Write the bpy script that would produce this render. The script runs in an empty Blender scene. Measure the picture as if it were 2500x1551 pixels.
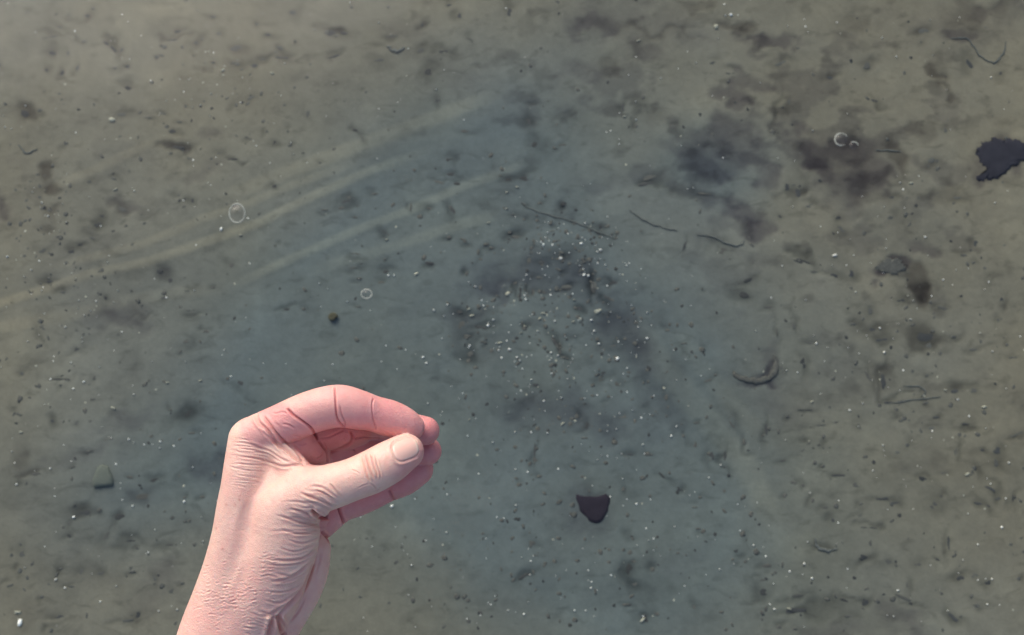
import bpy, math, random, numpy as np
from mathutils import Vector, Matrix, Euler
random.seed(7); RNG = np.random.default_rng(7)
S = bpy.context.scene
COL = S.collection

# ------------------------------------------------------------------ camera, world, light, exposure
W, H = 2500.0, 1551.0            # photograph's frame, used as the unit for traced outlines
TILT = math.radians(12)
CAM = np.array([0.0, 0.0, 1.55])
FPX = 2165.0                     # focal length in frame units (60 degrees across)
R_ = np.array([1.0, 0, 0]); U_ = np.array([0, math.cos(TILT), math.sin(TILT)]); B_ = np.cross(R_, U_)
cam = bpy.data.cameras.new('camera'); camo = bpy.data.objects.new('camera', cam); COL.objects.link(camo)
cam.sensor_width = 36; cam.lens = 36 * FPX / W
camo.matrix_world = Matrix(((R_[0], U_[0], B_[0], CAM[0]), (R_[1], U_[1], B_[1], CAM[1]), (R_[2], U_[2], B_[2], CAM[2]), (0, 0, 0, 1)))
cam.clip_start = 0.02; cam.clip_end = 500
cam.dof.use_dof = True; cam.dof.focus_distance = 0.43; cam.dof.aperture_fstop = 20
S.camera = camo

w = bpy.data.worlds.new('World'); S.world = w; w.use_nodes = True
nt = w.node_tree; bg = nt.nodes['Background']
sky = nt.nodes.new('ShaderNodeTexSky'); sky.sky_type = 'NISHITA'; sky.sun_disc = False
SUN_EL, SUN_AZ = math.radians(35), math.radians(-25)      # high, from beyond the top edge and a little left
sky.sun_elevation = SUN_EL; sky.sun_rotation = SUN_AZ
sky.air_density = 1.0; sky.dust_density = 4.0; sky.ozone_density = 1.0
nt.links.new(sky.outputs[0], bg.inputs[0]); bg.inputs[1].default_value = 0.10
sl = bpy.data.lights.new('sun', 'SUN'); so = bpy.data.objects.new('sun', sl); COL.objects.link(so)
sl.energy = 1.3; sl.angle = math.radians(48); sl.color = (1.0, 0.94, 0.88)
sd = Vector((math.sin(SUN_AZ) * math.cos(SUN_EL), math.cos(SUN_AZ) * math.cos(SUN_EL), math.sin(SUN_EL)))
so.rotation_euler = sd.to_track_quat('Z', 'Y').to_euler()
S.view_settings.view_transform = 'Standard'; S.view_settings.look = 'None'
S.view_settings.exposure = 0.62; S.view_settings.gamma = 1.0; S.view_settings.use_curve_mapping = False
S.render.engine = 'CYCLES'

# ------------------------------------------------------------------ helpers
def on_plane(px, py, z=0.0):
    d = R_ * (px - W / 2) / FPX - U_ * (py - H / 2) / FPX - B_
    t = (z - CAM[2]) / d[2]
    return CAM + d * t
def to_frame(X, Y, Z):
    P = np.stack([X - CAM[0], Y - CAM[1], Z - CAM[2]], -1)
    dep = -(P @ B_)
    return W / 2 + FPX * (P @ R_) / dep, H / 2 - FPX * (P @ U_) / dep
def mesh_np(name, V, F, smooth=True):
    V = np.asarray(V, np.float32); F = np.asarray(F, np.int32)
    me = bpy.data.meshes.new(name)
    n = F.shape[1]
    me.vertices.add(len(V)); me.vertices.foreach_set('co', V.ravel())
    me.loops.add(F.size); me.loops.foreach_set('vertex_index', F.ravel())
    me.polygons.add(len(F)); me.polygons.foreach_set('loop_start', np.arange(0, F.size, n, dtype=np.int32))
    me.update(calc_edges=True); me.validate()
    if smooth: me.polygons.foreach_set('use_smooth', np.ones(len(me.polygons), bool))
    me.update()
    return me
def link(name, me, mat=None, parent=None, loc=(0, 0, 0), rot=(0, 0, 0), scale=(1, 1, 1)):
    o = bpy.data.objects.new(name, me); COL.objects.link(o)
    o.location = loc; o.rotation_euler = rot; o.scale = scale
    if mat and not me.materials: me.materials.append(mat)
    if parent: o.parent = parent
    return o
def tag(o, label=None, cat=None, group=None, kind=None):
    if label: o['label'] = label
    if cat: o['category'] = cat
    if group: o['group'] = group
    if kind: o['kind'] = kind
    return o
def color_attr(me, C, name='tone'):
    a = me.color_attributes.new(name, 'FLOAT_COLOR', 'POINT')
    C4 = np.ones((len(me.vertices), 4), np.float32); C4[:, :3] = C; a.data.foreach_set('color', C4.ravel())
def hash2(i, j, s):
    n = (i * 374761393 + j * 668265263 + s * 974634777) & 0xffffffff
    n = ((n ^ (n >> 13)) * 1274126177) & 0xffffffff
    n = (n ^ (n >> 16)) & 0xffff
    return n / 65535.0
def vnoise(x, y, s=0):
    xi = np.floor(x).astype(np.int64); yi = np.floor(y).astype(np.int64)
    fx = x - xi; fy = y - yi; fx = fx * fx * (3 - 2 * fx); fy = fy * fy * (3 - 2 * fy)
    a = hash2(xi, yi, s); b = hash2(xi + 1, yi, s); c = hash2(xi, yi + 1, s); d = hash2(xi + 1, yi + 1, s)
    return (a * (1 - fx) + b * fx) * (1 - fy) + (c * (1 - fx) + d * fx) * fy
def fbm(x, y, o=4, s=0):
    t = 0; a = 0.5
    for k in range(o):
        t = t + a * (vnoise(x * 2 ** k, y * 2 ** k, s + k * 17) - 0.5); a *= 0.5
    return t
def srgb(r, g, b):
    c = np.array([r, g, b]) / 255.0
    return np.where(c <= 0.04045, c / 12.92, ((c + 0.055) / 1.055) ** 2.4)
def seg_dist(x, y, pts):
    """distance to a polyline and the parameter 0..1 along it"""
    best = np.full(x.shape, 1e9); tt = np.zeros(x.shape); n = len(pts) - 1
    L = [0]
    for i in range(n): L.append(L[-1] + math.dist(pts[i], pts[i + 1]))
    for i in range(n):
        ax, ay = pts[i]; bx, by = pts[i + 1]; dx, dy = bx - ax, by - ay; l2 = dx * dx + dy * dy + 1e-9
        t = np.clip(((x - ax) * dx + (y - ay) * dy) / l2, 0, 1)
        d = np.hypot(x - ax - t * dx, y - ay - t * dy)
        m = d < best; best = np.where(m, d, best); tt = np.where(m, (L[i] + t * (L[i + 1] - L[i])) / L[-1], tt)
    return best, tt
def catmull(P, n):
    P = np.asarray(P, float); Q = np.vstack([2 * P[0] - P[1], P, 2 * P[-1] - P[-2]]); out = []
    for i in range(1, len(Q) - 2):
        for k in range(n):
            t = k / n
            out.append(0.5 * ((2 * Q[i]) + (-Q[i - 1] + Q[i + 1]) * t + (2 * Q[i - 1] - 5 * Q[i] + 4 * Q[i + 1] - Q[i + 2]) * t * t + (-Q[i - 1] + 3 * Q[i] - 3 * Q[i + 1] + Q[i + 2]) * t ** 3))
    out.append(Q[-2]); return np.array(out)

def newmat(name):
    m = bpy.data.materials.new(name); m.use_nodes = True
    return m, m.node_tree, m.node_tree.nodes['Principled BSDF']
def nd(nt, typ, **kw):
    n = nt.nodes.new(typ)
    for k, v in kw.items(): setattr(n, k, v)
    return n

# ------------------------------------------------------------------ materials
def mud_material():
    m, nt, b = newmat('mud')
    at = nd(nt, 'ShaderNodeAttribute', attribute_name='tone')
    tc = nd(nt, 'ShaderNodeTexCoord')
    def noise(scale, det=5, rough=0.6, vec=None, dist=0):
        n = nd(nt, 'ShaderNodeTexNoise'); n.inputs['Scale'].default_value = scale; n.inputs['Detail'].default_value = det
        n.inputs['Roughness'].default_value = rough; n.inputs['Distortion'].default_value = dist
        nt.links.new(vec or tc.outputs['Object'], n.inputs['Vector']); return n
    def ramp(src, a, b_, ca, cb):
        r = nd(nt, 'ShaderNodeMapRange'); r.inputs['From Min'].default_value = a; r.inputs['From Max'].default_value = b_
        r.inputs['To Min'].default_value = ca; r.inputs['To Max'].default_value = cb
        nt.links.new(src, r.inputs['Value']); return r.outputs[0]
    def mul(a, b_):
        x = nd(nt, 'ShaderNodeMath', operation='MULTIPLY'); nt.links.new(a, x.inputs[0]); nt.links.new(b_, x.inputs[1]); return x.outputs[0]
    n1 = noise(14, 5, 0.55, dist=0.6); n2 = noise(70, 5, 0.6); n3 = noise(260, 3, 0.6); mp = nd(nt, 'ShaderNodeMapping'); mp.inputs['Scale'].default_value = (.55, 1.15, 1); mp.inputs['Rotation'].default_value = (0, 0, .12); nt.links.new(tc.outputs['Object'], mp.inputs[0]); n4 = noise(38, 5, 0.62, vec=mp.outputs[0], dist=.8)
    f = mul(ramp(n1.outputs[0], .3, .7, .93, 1.07), ramp(n2.outputs[0], .3, .7, .93, 1.06))
    f = mul(f, ramp(n3.outputs[0], .3, .7, .95, 1.04))
    f = mul(f, ramp(n4.outputs[0], .30, .44, .76, 1.0))
    mx = nd(nt, 'ShaderNodeVectorMath', operation='SCALE'); nt.links.new(at.outputs['Color'], mx.inputs[0]); nt.links.new(f, mx.inputs['Scale'])
    nt.links.new(mx.outputs[0], b.inputs['Base Color'])
    b.inputs['Roughness'].default_value = 0.95; b.inputs['Specular IOR Level'].default_value = 0.15
    bp = nd(nt, 'ShaderNodeBump'); bp.inputs['Strength'].default_value = 0.4; bp.inputs['Distance'].default_value = 0.0022
    nt.links.new(n2.outputs[0], bp.inputs['Height']); nt.links.new(bp.outputs[0], b.inputs['Normal'])
    return m
def flat_material(name, col, rough=0.8, spec=0.2, nscale=400, amp=0.25, spread=0.0):
    m, nt, b = newmat(name)
    tc = nd(nt, 'ShaderNodeTexCoord'); n = nd(nt, 'ShaderNodeTexNoise'); n.inputs['Scale'].default_value = nscale; n.inputs['Detail'].default_value = 3
    nt.links.new(tc.outputs['Object'], n.inputs['Vector'])
    r = nd(nt, 'ShaderNodeMapRange'); r.inputs['From Min'].default_value = .3; r.inputs['From Max'].default_value = .7
    r.inputs['To Min'].default_value = 1 - amp; r.inputs['To Max'].default_value = 1 + amp; nt.links.new(n.outputs[0], r.inputs['Value'])
    oi = nd(nt, 'ShaderNodeObjectInfo'); r2 = nd(nt, 'ShaderNodeMapRange')
    r2.inputs['To Min'].default_value = 1 - spread; r2.inputs['To Max'].default_value = 1 + spread; nt.links.new(oi.outputs['Random'], r2.inputs['Value'])
    mm = nd(nt, 'ShaderNodeMath', operation='MULTIPLY'); nt.links.new(r.outputs[0], mm.inputs[0]); nt.links.new(r2.outputs[0], mm.inputs[1])
    v = nd(nt, 'ShaderNodeVectorMath', operation='SCALE'); v.inputs[0].default_value = tuple(col); nt.links.new(mm.outputs[0], v.inputs['Scale'])
    nt.links.new(v.outputs[0], b.inputs['Base Color']); b.inputs['Roughness'].default_value = rough; b.inputs['Specular IOR Level'].default_value = spec
    return m
def water_material():
    m = bpy.data.materials.new('water'); m.use_nodes = True; nt = m.node_tree; nt.nodes.clear()
    out = nd(nt, 'ShaderNodeOutputMaterial'); mix = nd(nt, 'ShaderNodeMixShader'); 
    # two-sided Schlick reflectance of a water sheet
    ge = nd(nt, 'ShaderNodeNewGeometry'); dt = nd(nt, 'ShaderNodeVectorMath', operation='DOT_PRODUCT'); nt.links.new(ge.outputs['Normal'], dt.inputs[0]); nt.links.new(ge.outputs['Incoming'], dt.inputs[1])
    ab = nd(nt, 'ShaderNodeMath', operation='ABSOLUTE'); nt.links.new(dt.outputs['Value'], ab.inputs[0])
    om = nd(nt, 'ShaderNodeMath', operation='SUBTRACT'); om.inputs[0].default_value = 1; nt.links.new(ab.outputs[0], om.inputs[1])
    pw = nd(nt, 'ShaderNodeMath', operation='POWER'); nt.links.new(om.outputs[0], pw.inputs[0]); pw.inputs[1].default_value = 5
    fr = nd(nt, 'ShaderNodeMath', operation='MULTIPLY_ADD'); nt.links.new(pw.outputs[0], fr.inputs[0]); fr.inputs[1].default_value = .98; fr.inputs[2].default_value = .02
    tr = nd(nt, 'ShaderNodeBsdfTransparent'); tr.inputs[0].default_value = (0.93, 0.96, 0.95, 1)
    gl = nd(nt, 'ShaderNodeBsdfGlossy'); gl.inputs['Roughness'].default_value = 0.14
    tc = nd(nt, 'ShaderNodeTexCoord'); n = nd(nt, 'ShaderNodeTexNoise'); n.inputs['Scale'].default_value = 5; n.inputs['Detail'].default_value = 2
    nt.links.new(tc.outputs['Object'], n.inputs['Vector']); bp = nd(nt, 'ShaderNodeBump'); bp.inputs['Strength'].default_value = 0.15; bp.inputs['Distance'].default_value = 0.01
    nt.links.new(n.outputs[0], bp.inputs['Height']); nt.links.new(bp.outputs[0], gl.inputs['Normal'])
    nt.links.new(fr.outputs[0], mix.inputs[0]); nt.links.new(tr.outputs[0], mix.inputs[1]); nt.links.new(gl.outputs[0], mix.inputs[2]); nt.links.new(mix.outputs[0], out.inputs[0])
    return m
MUD = mud_material(); WATER = water_material()
DARK = [flat_material('dark_scrap', srgb(66, 68, 68), spread=.2), flat_material('silted_scrap', srgb(88, 89, 85), spread=.12)]
WHITE = flat_material('white_shell', srgb(242, 242, 236), rough=.4, spec=.5, amp=.1, spread=.3)
PALE = flat_material('silted_shell', srgb(165, 165, 150), rough=.6, amp=.15, spread=.2)

# ------------------------------------------------------------------ traced marks on the bed (frame units)
QA = {'TL': (0, 0, 1.949), 'TR': (1250, 0, 1.949), 'BR': (1250, 776, 1.949), 'BL': (0, 776, 1.952), 'C': (1000, 450, 3.36)}
def _q(q, rows):
    ox, oy, s = QA[q]; return [(ox + r[0] / s, oy + r[1] / s) + tuple(r[2:]) + (s,) for r in rows]
_TLd = [(130,60,18,8,0),(330,70,22,10,0),(410,75,20,12,0),(280,128,38,10,-5),(235,178,45,8,-8),(400,198,14,7,0),(365,172,6,6,0),(500,205,30,9,30),(540,235,28,10,50),(580,238,20,10,-30),(255,250,28,22,20),(325,250,8,22,0),(225,335,18,14,0),(300,345,14,22,15),(372,325,14,25,0),(545,325,14,7,0),(610,320,20,16,0),(740,268,10,8,0),(610,420,22,12,20),(590,540,40,14,-5),(705,560,24,6,5),(775,540,20,6,15),(855,580,16,6,10),(110,545,33,30,0),(190,525,14,10,0),(315,683,14,8,-30),(850,150,35,7,-5),(840,190,55,5,-5),(930,203,18,8,0),(1015,80,18,6,0),(1040,160,18,8,0),(1222,115,10,7,0),(1270,163,25,8,15),(1125,228,38,18,-5),(1010,297,18,12,20),(1130,305,14,10,0),(1150,332,10,6,0),(1215,312,40,12,-15),(1345,230,38,14,15),(1340,275,46,8,5),(1250,282,22,5,0),(1395,50,26,26,0),(1575,160,28,20,0),(1640,160,25,12,10),(1500,145,8,6,0),(1590,270,40,10,-20),(1860,172,45,8,0),(2005,240,35,14,-10),(2110,245,28,12,0),(2230,185,18,9,20),(2010,120,12,14,0),(2050,342,36,20,0),(1800,285,35,10,0),(2140,25,18,8,0),(2190,75,16,16,0),(2275,320,25,6,0),(2425,60,16,26,0),(1195,465,22,12,-25),(1125,500,10,12,0),(840,705,50,14,0),(905,755,22,8,35),(820,625,20,12,0),(1110,758,40,6,0),(1050,730,18,10,0),(540,850,20,7,20),(425,865,14,7,0),(855,925,20,12,0),(920,955,14,12,0),(875,983,9,6,0),(485,1025,20,14,-30),(465,1070,22,16,0),(585,1000,40,14,25),(600,1075,10,8,0),(685,1062,12,6,0),(430,1130,35,7,20),(375,1165,22,7,0),(205,1190,25,14,-20),(340,1200,18,12,0),(245,1340,30,8,0),(485,1285,14,10,0),(760,1290,18,14,0),(800,1330,28,22,45),(890,1385,14,4,10),(1015,1368,16,5,0),(690,1482,60,4,-15),(500,1420,12,12,0),(300,1390,18,7,0),(780,1415,20,9,0),(910,1478,25,6,0),(1355,1475,32,7,-5),(1445,1472,12,6,0),(1310,885,22,8,-15),(1270,625,8,8,0),(1370,625,8,6,0),(1305,680,12,12,0),(1380,690,14,9,-30),(1522,775,8,6,0),(1690,620,16,9,15),(1740,438,8,6,0),(1175,655,14,4,0),(1465,540,10,32,0),(1725,660,10,20,-20),(2085,480,15,18,0),(2220,625,35,12,0),(2140,760,22,12,0),(2155,830,35,10,0),(2100,870,45,6,15),(2175,875,22,8,10),(2420,855,18,18,0),(1785,923,20,5,-5),(1640,960,34,8,-10),(1665,940,22,7,-10),(1625,990,20,7,-5),(1545,1000,25,4,0),(1690,1035,16,6,0),(1825,1103,28,8,10),(1955,985,5,25,0),(2040,990,18,8,0),(2155,1000,12,25,-25),(2135,1130,9,8,0),(2205,1140,20,7,20),(2310,1165,14,5,0),(2340,1182,14,4,0),(2420,1140,16,9,0),(2275,1200,7,20,0),(1700,1208,38,6,0),(1830,1235,7,7,0),(1840,1295,22,9,0),(1815,1345,20,10,0),(1710,1325,16,6,0),(1680,1275,30,5,0),(2045,1252,24,9,10),(2220,1305,8,8,0),(1105,1265,14,20,-40),(1310,1170,8,6,0),(2185,1480,25,16,0),(1705,1460,16,4,0)]
_TRd = [(1420,978,28,10,-10),(1560,1090,36,16,20),(1550,1035,22,9,0),(1320,490,12,22,0),(120,690,32,22,0),(80,580,22,16,30),(235,690,28,8,0),(530,510,10,28,0),(590,600,8,14,0),(660,840,46,14,-25),(640,875,44,9,-10),(930,920,52,8,0),(1300,890,24,24,0),(1360,910,16,44,0),(1440,1295,25,9,10),(1520,1310,38,14,10),(1610,1300,20,18,0),(1230,1460,38,12,0),(1130,1330,35,8,-20),(1150,1245,12,14,0),(1000,1195,34,20,0),(905,1375,5,5,0),(615,1100,7,6,0),(245,970,16,11,0),(65,850,32,15,0),(390,1360,16,25,0),(460,1420,30,7,30),(320,1470,22,14,0),(250,1365,45,10,0),(20,1130,30,9,0),(2150,1215,20,7,0),(2195,1250,12,7,0),(1850,1430,22,14,0),(1700,1480,20,18,0),(2330,350,18,10,0),(820,1170,32,5,-65),(1960,150,30,20,0),(2170,310,26,40,-20),(1680,310,30,24,0),(1275,1030,20,8,0),(100,500,20,8,0),(760,600,22,10,0),(1510,370,22,9,0),(1730,480,30,8,10),(2120,940,22,9,0),(1810,940,18,8,0),(2060,620,16,14,0),(1800,1035,20,9,0),(2210,1160,14,18,0),(1280,300,40,12,-20),(960,300,24,9,0),(1040,350,26,8,0),(1990,760,24,20,0),(1380,1245,50,12,15),(1110,1400,36,22,0),(2060,1470,40,8,20),(2330,1430,10,20,0),(120,1050,12,8,0),(40,1390,10,28,0),(100,1390,8,20,0),(150,1390,20,10,0),(480,1350,25,7,0)]
_BRd = [(205,120,8,36,-30),(228,160,6,20,-15),(245,190,16,6,0),(500,320,11,20,-30),(625,310,6,8,0),(430,270,28,14,-20),(735,375,9,22,0),(820,122,20,5,0),(855,160,8,18,-30),(935,298,22,8,-15),(968,273,8,6,0),(1045,500,11,34,-35),(880,500,20,4,-5),(815,562,10,8,0),(525,475,20,10,0),(310,470,12,10,0),(360,515,12,20,0),(345,572,20,5,0),(110,640,7,45,0),(112,675,16,13,0),(130,755,14,9,0),(545,650,38,8,5),(655,650,18,6,20),(715,752,30,5,45),(790,815,12,12,0),(530,815,9,12,0),(950,660,14,24,0),(1015,670,8,34,0),(870,600,12,20,-15),(1310,468,12,7,0),(1455,512,48,4,-5),(1395,437,40,3,0),(1210,530,7,30,0),(1195,560,8,6,0),(1410,598,12,5,0),(1460,605,8,6,0),(1275,678,32,8,0),(1135,630,22,7,0),(1340,785,18,8,20),(1385,798,12,6,0),(1480,705,10,6,0),(1640,795,20,12,0),(1560,750,45,6,0),(1430,870,9,12,0),(1490,905,20,8,0),(1535,962,18,13,0),(1645,950,35,6,-35),(1660,885,10,8,0),(1700,1000,45,6,5),(1095,1020,16,14,0),(1070,1108,16,9,0),(1050,1150,8,7,0),(1200,1180,40,12,0),(1240,1220,8,6,0),(1200,1305,24,16,0),(1185,1248,25,6,0),(885,1003,14,5,0),(895,855,10,7,0),(870,902,16,5,0),(560,1200,18,32,0),(580,1265,20,14,0),(575,1045,20,9,0),(670,1200,10,14,0),(580,1160,14,5,0),(640,1430,22,20,0),(690,1410,14,9,0),(90,1075,22,14,-20),(60,1230,36,10,-25),(35,795,14,10,0),(1760,860,36,9,0),(1830,880,28,10,0),(2000,890,30,20,20),(2040,845,22,9,0),(1820,640,28,12,5),(1880,605,12,9,0),(1960,770,30,11,25),(2060,740,20,9,0),(2260,800,55,11,35),(2190,740,9,25,-15),(2300,690,14,22,-15),(2310,630,26,18,0),(2230,630,20,9,0),(2110,630,8,28,0),(2240,890,48,9,15),(2310,860,18,9,0),(2390,860,12,28,0),(1770,285,16,60,8),(1700,295,10,50,-25),(1790,405,28,7,0),(1900,390,75,4,-8),(1970,405,16,7,0),(2110,350,26,12,0),(2190,345,34,12,0),(2215,150,48,9,0),(1970,90,50,26,0),(1985,140,18,24,0),(1720,60,46,10,10),(1760,105,38,12,0),(1420,120,30,6,10),(1620,30,20,7,0),(1260,60,6,35,0),(1335,30,9,30,-20),(2100,90,16,7,0),(2315,15,12,12,0),(2355,128,9,8,0),(2020,475,20,8,0),(2000,525,20,8,0),(1850,490,14,6,0),(2145,505,35,5,0),(2400,555,40,5,-20),(2080,1070,8,42,0),(1930,1175,20,12,0),(2025,1150,25,6,5),(2135,1240,22,13,0),(2195,1225,26,10,0),(2265,1258,20,13,0),(2410,1240,12,8,0),(1790,1170,30,20,0),(1665,1140,28,12,0),(1880,1280,6,24,0),(1880,1340,60,8,25),(2100,1425,12,30,-45),(2210,1370,18,8,0),(1600,1350,45,6,20),(1680,1355,24,12,-15),(1610,1420,32,8,0),(1350,1390,60,10,0),(1320,1400,18,11,0),(1340,1320,45,10,0),(1270,1472,16,7,0),(870,1370,12,18,0),(545,1365,28,5,0),(115,320,20,8,0),(460,375,10,8,0),(590,25,10,8,0),(60,50,14,10,0),(740,60,14,8,0),(1385,220,16,32,0),(2385,190,25,6,0),(1300,845,10,12,0),(1105,590,8,16,0)]
_BLd = [(205,45,9,22,-40),(230,95,7,14,-20),(370,145,26,10,-35),(895,110,28,11,-20),(860,160,8,7,0),(975,65,10,6,0),(1085,290,12,8,0),(105,265,12,9,-30),(280,293,42,4,0),(290,322,9,6,0),(245,495,16,12,0),(370,500,20,12,0),(90,460,20,7,30),(140,380,10,5,0),(450,285,10,12,0),(815,440,10,6,0),(915,550,20,6,0),(170,745,28,9,0),(430,635,25,5,-5),(515,580,28,6,-10),(345,712,16,5,-10),(740,775,30,10,0),(680,852,36,15,-5),(880,857,9,7,0),(965,855,14,9,0),(620,760,20,7,0),(475,915,12,11,0),(400,930,36,20,0),(325,980,14,12,0),(570,950,30,16,0),(510,1040,14,25,30),(610,1065,50,12,0),(655,1098,12,6,0),(795,1080,32,7,5),(330,1040,20,14,0),(905,967,10,7,0),(735,1235,12,20,-25),(870,1265,12,8,0),(820,1300,20,16,0),(630,1210,20,6,0),(290,1195,12,6,0),(385,1210,18,14,0),(340,1280,14,6,0),(95,1205,11,12,0),(130,1238,10,10,0),(50,1275,18,6,-15),(110,1125,22,14,-20),(55,1130,8,9,0),(280,1425,25,9,0),(590,1445,55,6,-8),(655,1415,16,14,-30),(245,1490,9,12,0),(485,1215,22,12,-10),(1155,315,30,9,30),(905,455,30,14,-30),(125,790,8,9,0),(200,1330,10,10,0)]
_Cd = [(865,440,60,22,0),(165,650,40,18,10),(1245,560,26,16,20),(630,490,30,12,0),(675,520,24,10,10),(470,735,14,22,0),(1075,765,44,16,0),(1310,850,60,22,5),(1510,850,24,55,-8),(1015,895,14,36,0),(905,900,10,44,0),(1655,945,34,14,35),(1395,1030,36,26,0),(410,1040,36,30,0),(430,1160,30,50,20),(590,1180,50,18,15),(480,1245,40,10,10),(940,1185,24,14,0),(1190,1290,20,60,-35),(1225,1360,10,45,-15),(1285,1430,28,10,10),(1540,1270,20,18,0),(1670,1325,40,14,0),(1865,1140,16,12,0),(1680,800,36,12,10),(340,200,12,44,-25),(170,200,26,12,0),(935,165,26,12,30),(1070,155,26,12,0),(1265,160,30,20,0),(1110,90,12,24,-20),(1350,325,22,12,0),(1540,395,40,18,25),(1690,445,28,10,-10),(940,290,16,10,0),(325,435,14,18,0),(455,470,20,12,0),(1000,560,18,10,0),(985,625,26,22,0),(1085,640,26,20,0),(1220,700,30,12,25),(850,250,24,6,0),(1050,355,16,8,0),(1170,385,26,8,0),(500,1370,30,50,0),(620,1300,16,8,10)]
DARKS = []
for _n, _l in (('TL', _TLd), ('TR', _TRd), ('BR', _BRd), ('BL', _BLd), ('C', _Cd)):
    _s = QA[_n][2]
    for _i, r in enumerate(_l):
        ox, oy, s = QA[_n]
        DARKS.append((ox + r[0] / s, oy + r[1] / s, r[2] / s, r[3] / s * 1.05, r[4], ((_i * 37) % 100) / 100.))
_TLb = [(610,105),(170,155),(1665,12,1.5),(1478,70),(1135,183),(1802,108),(672,172),(1060,335,-5),(1295,350,-5),(900,380),(1005,447,2),(792,482,1.5),(955,502,2),(916,512),(1000,552,1.5),(123,505,1.5),(25,605,2),(18,552),(55,612),(1355,303,1.5),(618,283),(2075,427,1.5),(1385,680,2),(1397,733),(640,908,2),(548,903,-5),(155,915),(200,965,2),(298,970),(230,1028,2.2),(285,1098),(1145,1120,-4),(1840,1142,-4),(36,1222,3),(149,1285,2),(512,1248),(233,1325),(360,1325),(116,1315),(580,1168),(1848,1312,2.5),(1518,1350,1.5),(1710,1330),(1560,1375),(925,1382,1.5),(560,1382),(376,1430),(432,1478,1.5),(402,1500,2.2),(372,1465),(1652,1435,1.6),(2262,1365),(2128,1452),(2065,1478,1.5),(1762,1478),(2322,1062,-3),(2408,915),(2408,995),(1980,1305,-3),(200,1382),(540,1438),(425,938)]
_TRb = [(1015,75,2.6),(600,195,-5),(1312,125,1.6),(1760,180,2.0),(980,185,1.5),(875,300),(1828,270,1.8),(2002,262),(2278,370,2.4),(708,373,2),(588,484,2),(590,570,2),(555,358),(535,555,-4),(1595,542),(1430,622,2),(1265,753),(1845,870,2.5),(1898,872,-5),(862,895,1.7),(1335,985,1.7),(1770,985),(2297,965,2),(1965,1128,2.8),(1778,1182),(1285,1265,1.7),(1522,1262),(1625,1215),(2050,1332,2.3),(1634,1390,2),(1397,1428,2),(1909,1430),(2112,1285),(2247,1378),(68,1310),(322,1265),(445,1262),(546,1263),(402,1480,-5),(1180,395),(1988,95,1.5),(1608,1140)]
_BRb = [(205,15,2),(378,12,2.2),(390,62,2.5),(600,45),(413,123,2.8),(300,90),(188,165),(220,180,2),(22,190,2),(190,200),(502,195,3.6),(547,240,2.5),(188,265,2),(91,295,2.4),(97,355),(235,380,2),(151,397,2.4),(240,505,-5),(168,548,2),(14,545),(496,530,2.2),(782,517,2.8),(757,563,3.2),(648,98),(1160,62),(783,297),(573,440),(622,603,2),(425,655),(405,675),(17,720,2),(992,700,2),(937,760,2.2),(526,765,1.7),(588,887),(17,892,2),(773,993),(595,1082),(650,1058),(45,1140),(101,1133),(987,1197,2),(1148,1082,2),(1390,1170,3),(1427,1240,3),(1248,1386,2.5),(1318,1385,-5),(1243,1265),(376,1286,2.5),(57,1410,2.5),(298,1393,2),(350,1393,2),(78,1353),(620,1440,-6),(1448,122,2.5),(1770,165,3),(1358,260,2),(1425,400,-4),(1605,440,2.8),(1668,407,2),(1764,606,2),(1647,518),(2285,160,2.6),(2225,73),(2120,390,2.6),(2245,425,-5),(2350,337),(2253,525),(2060,345,-4),(2363,690,2.2),(2165,745,-6),(2348,860,2),(2168,932),(2330,997,3),(2215,1078,2.2),(2145,1152),(2282,1243,2.3),(1835,1297,2.6),(1815,1420,1.7),(2072,1393),(2260,1363,2.3),(1785,1415),(1500,142),(1895,8,2.5),(1750,50,2.4),(1305,250),(1435,85),(1300,580)]
_BLb = [(312,44,2.3),(133,112,2.3),(340,213,2.5),(400,305,3),(350,338,2.5),(390,97),(475,235),(638,365,2),(726,208),(885,210),(1070,155,2.2),(797,310,-4),(955,300,-4),(1102,280,2.2),(540,430,-6),(615,580,2.2),(765,590,3),(762,620,2.4),(640,595),(240,718,2.3),(80,793,2.5),(352,950,4),(632,897,2.2),(878,876,3),(920,712,2),(962,950),(968,1065,2),(267,1247,3.6),(310,1287,2.5),(478,1352,2.3),(555,1278,1.6),(757,1397,2.3),(845,1390,2),(85,1403,-7),(100,545,-4),(57,637),(5,235),(120,1190),(740,1010)]
_Cb = [(1408,487,4),(1240,610,5),(1415,440,2.5),(1430,745,4),(1465,750,3.3),(1565,540,4),(1540,555,2.5),(1440,320,2.3),(1395,668,1.8),(1605,662,2),(1780,668,2.2),(1098,495,3),(1078,475,2),(1130,395,1.8),(957,745,3),(1112,748,2),(540,840,2.6),(310,990,2.6),(200,1035,3),(284,1082,2.3),(485,1025,-4),(510,1080,-5),(685,1112,3),(643,1160,3.3),(1097,1060,-5),(1068,1103,-4),(1190,1123,3),(1343,1130,-4),(1490,1115,3.6),(1548,1045,-8),(1515,1205,3.3),(1553,1310,3.3),(1704,1430,4.4),(1875,1173,2),(1945,1265,2.7),(1948,1055,2),(820,1355,4),(740,1302,-5),(712,1305,2.2),(730,1362,2.2),(880,1420,2.7),(905,1445,2),(1177,1250,2),(1160,1382,2.3),(1215,1405,2.8),(1163,1427,2),(110,1420,3.5),(138,1468,3),(265,1265,1.8),(1050,1205,2),(1150,1445,1.7),(945,1163,-4),(913,1220,-3),(55,737,-5),(883,25,-4),(797,67,-3),(797,200,-3),(650,320,-3),(1350,950,-3)]
_rb = random.Random(11); BRIGHTS = []
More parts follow.
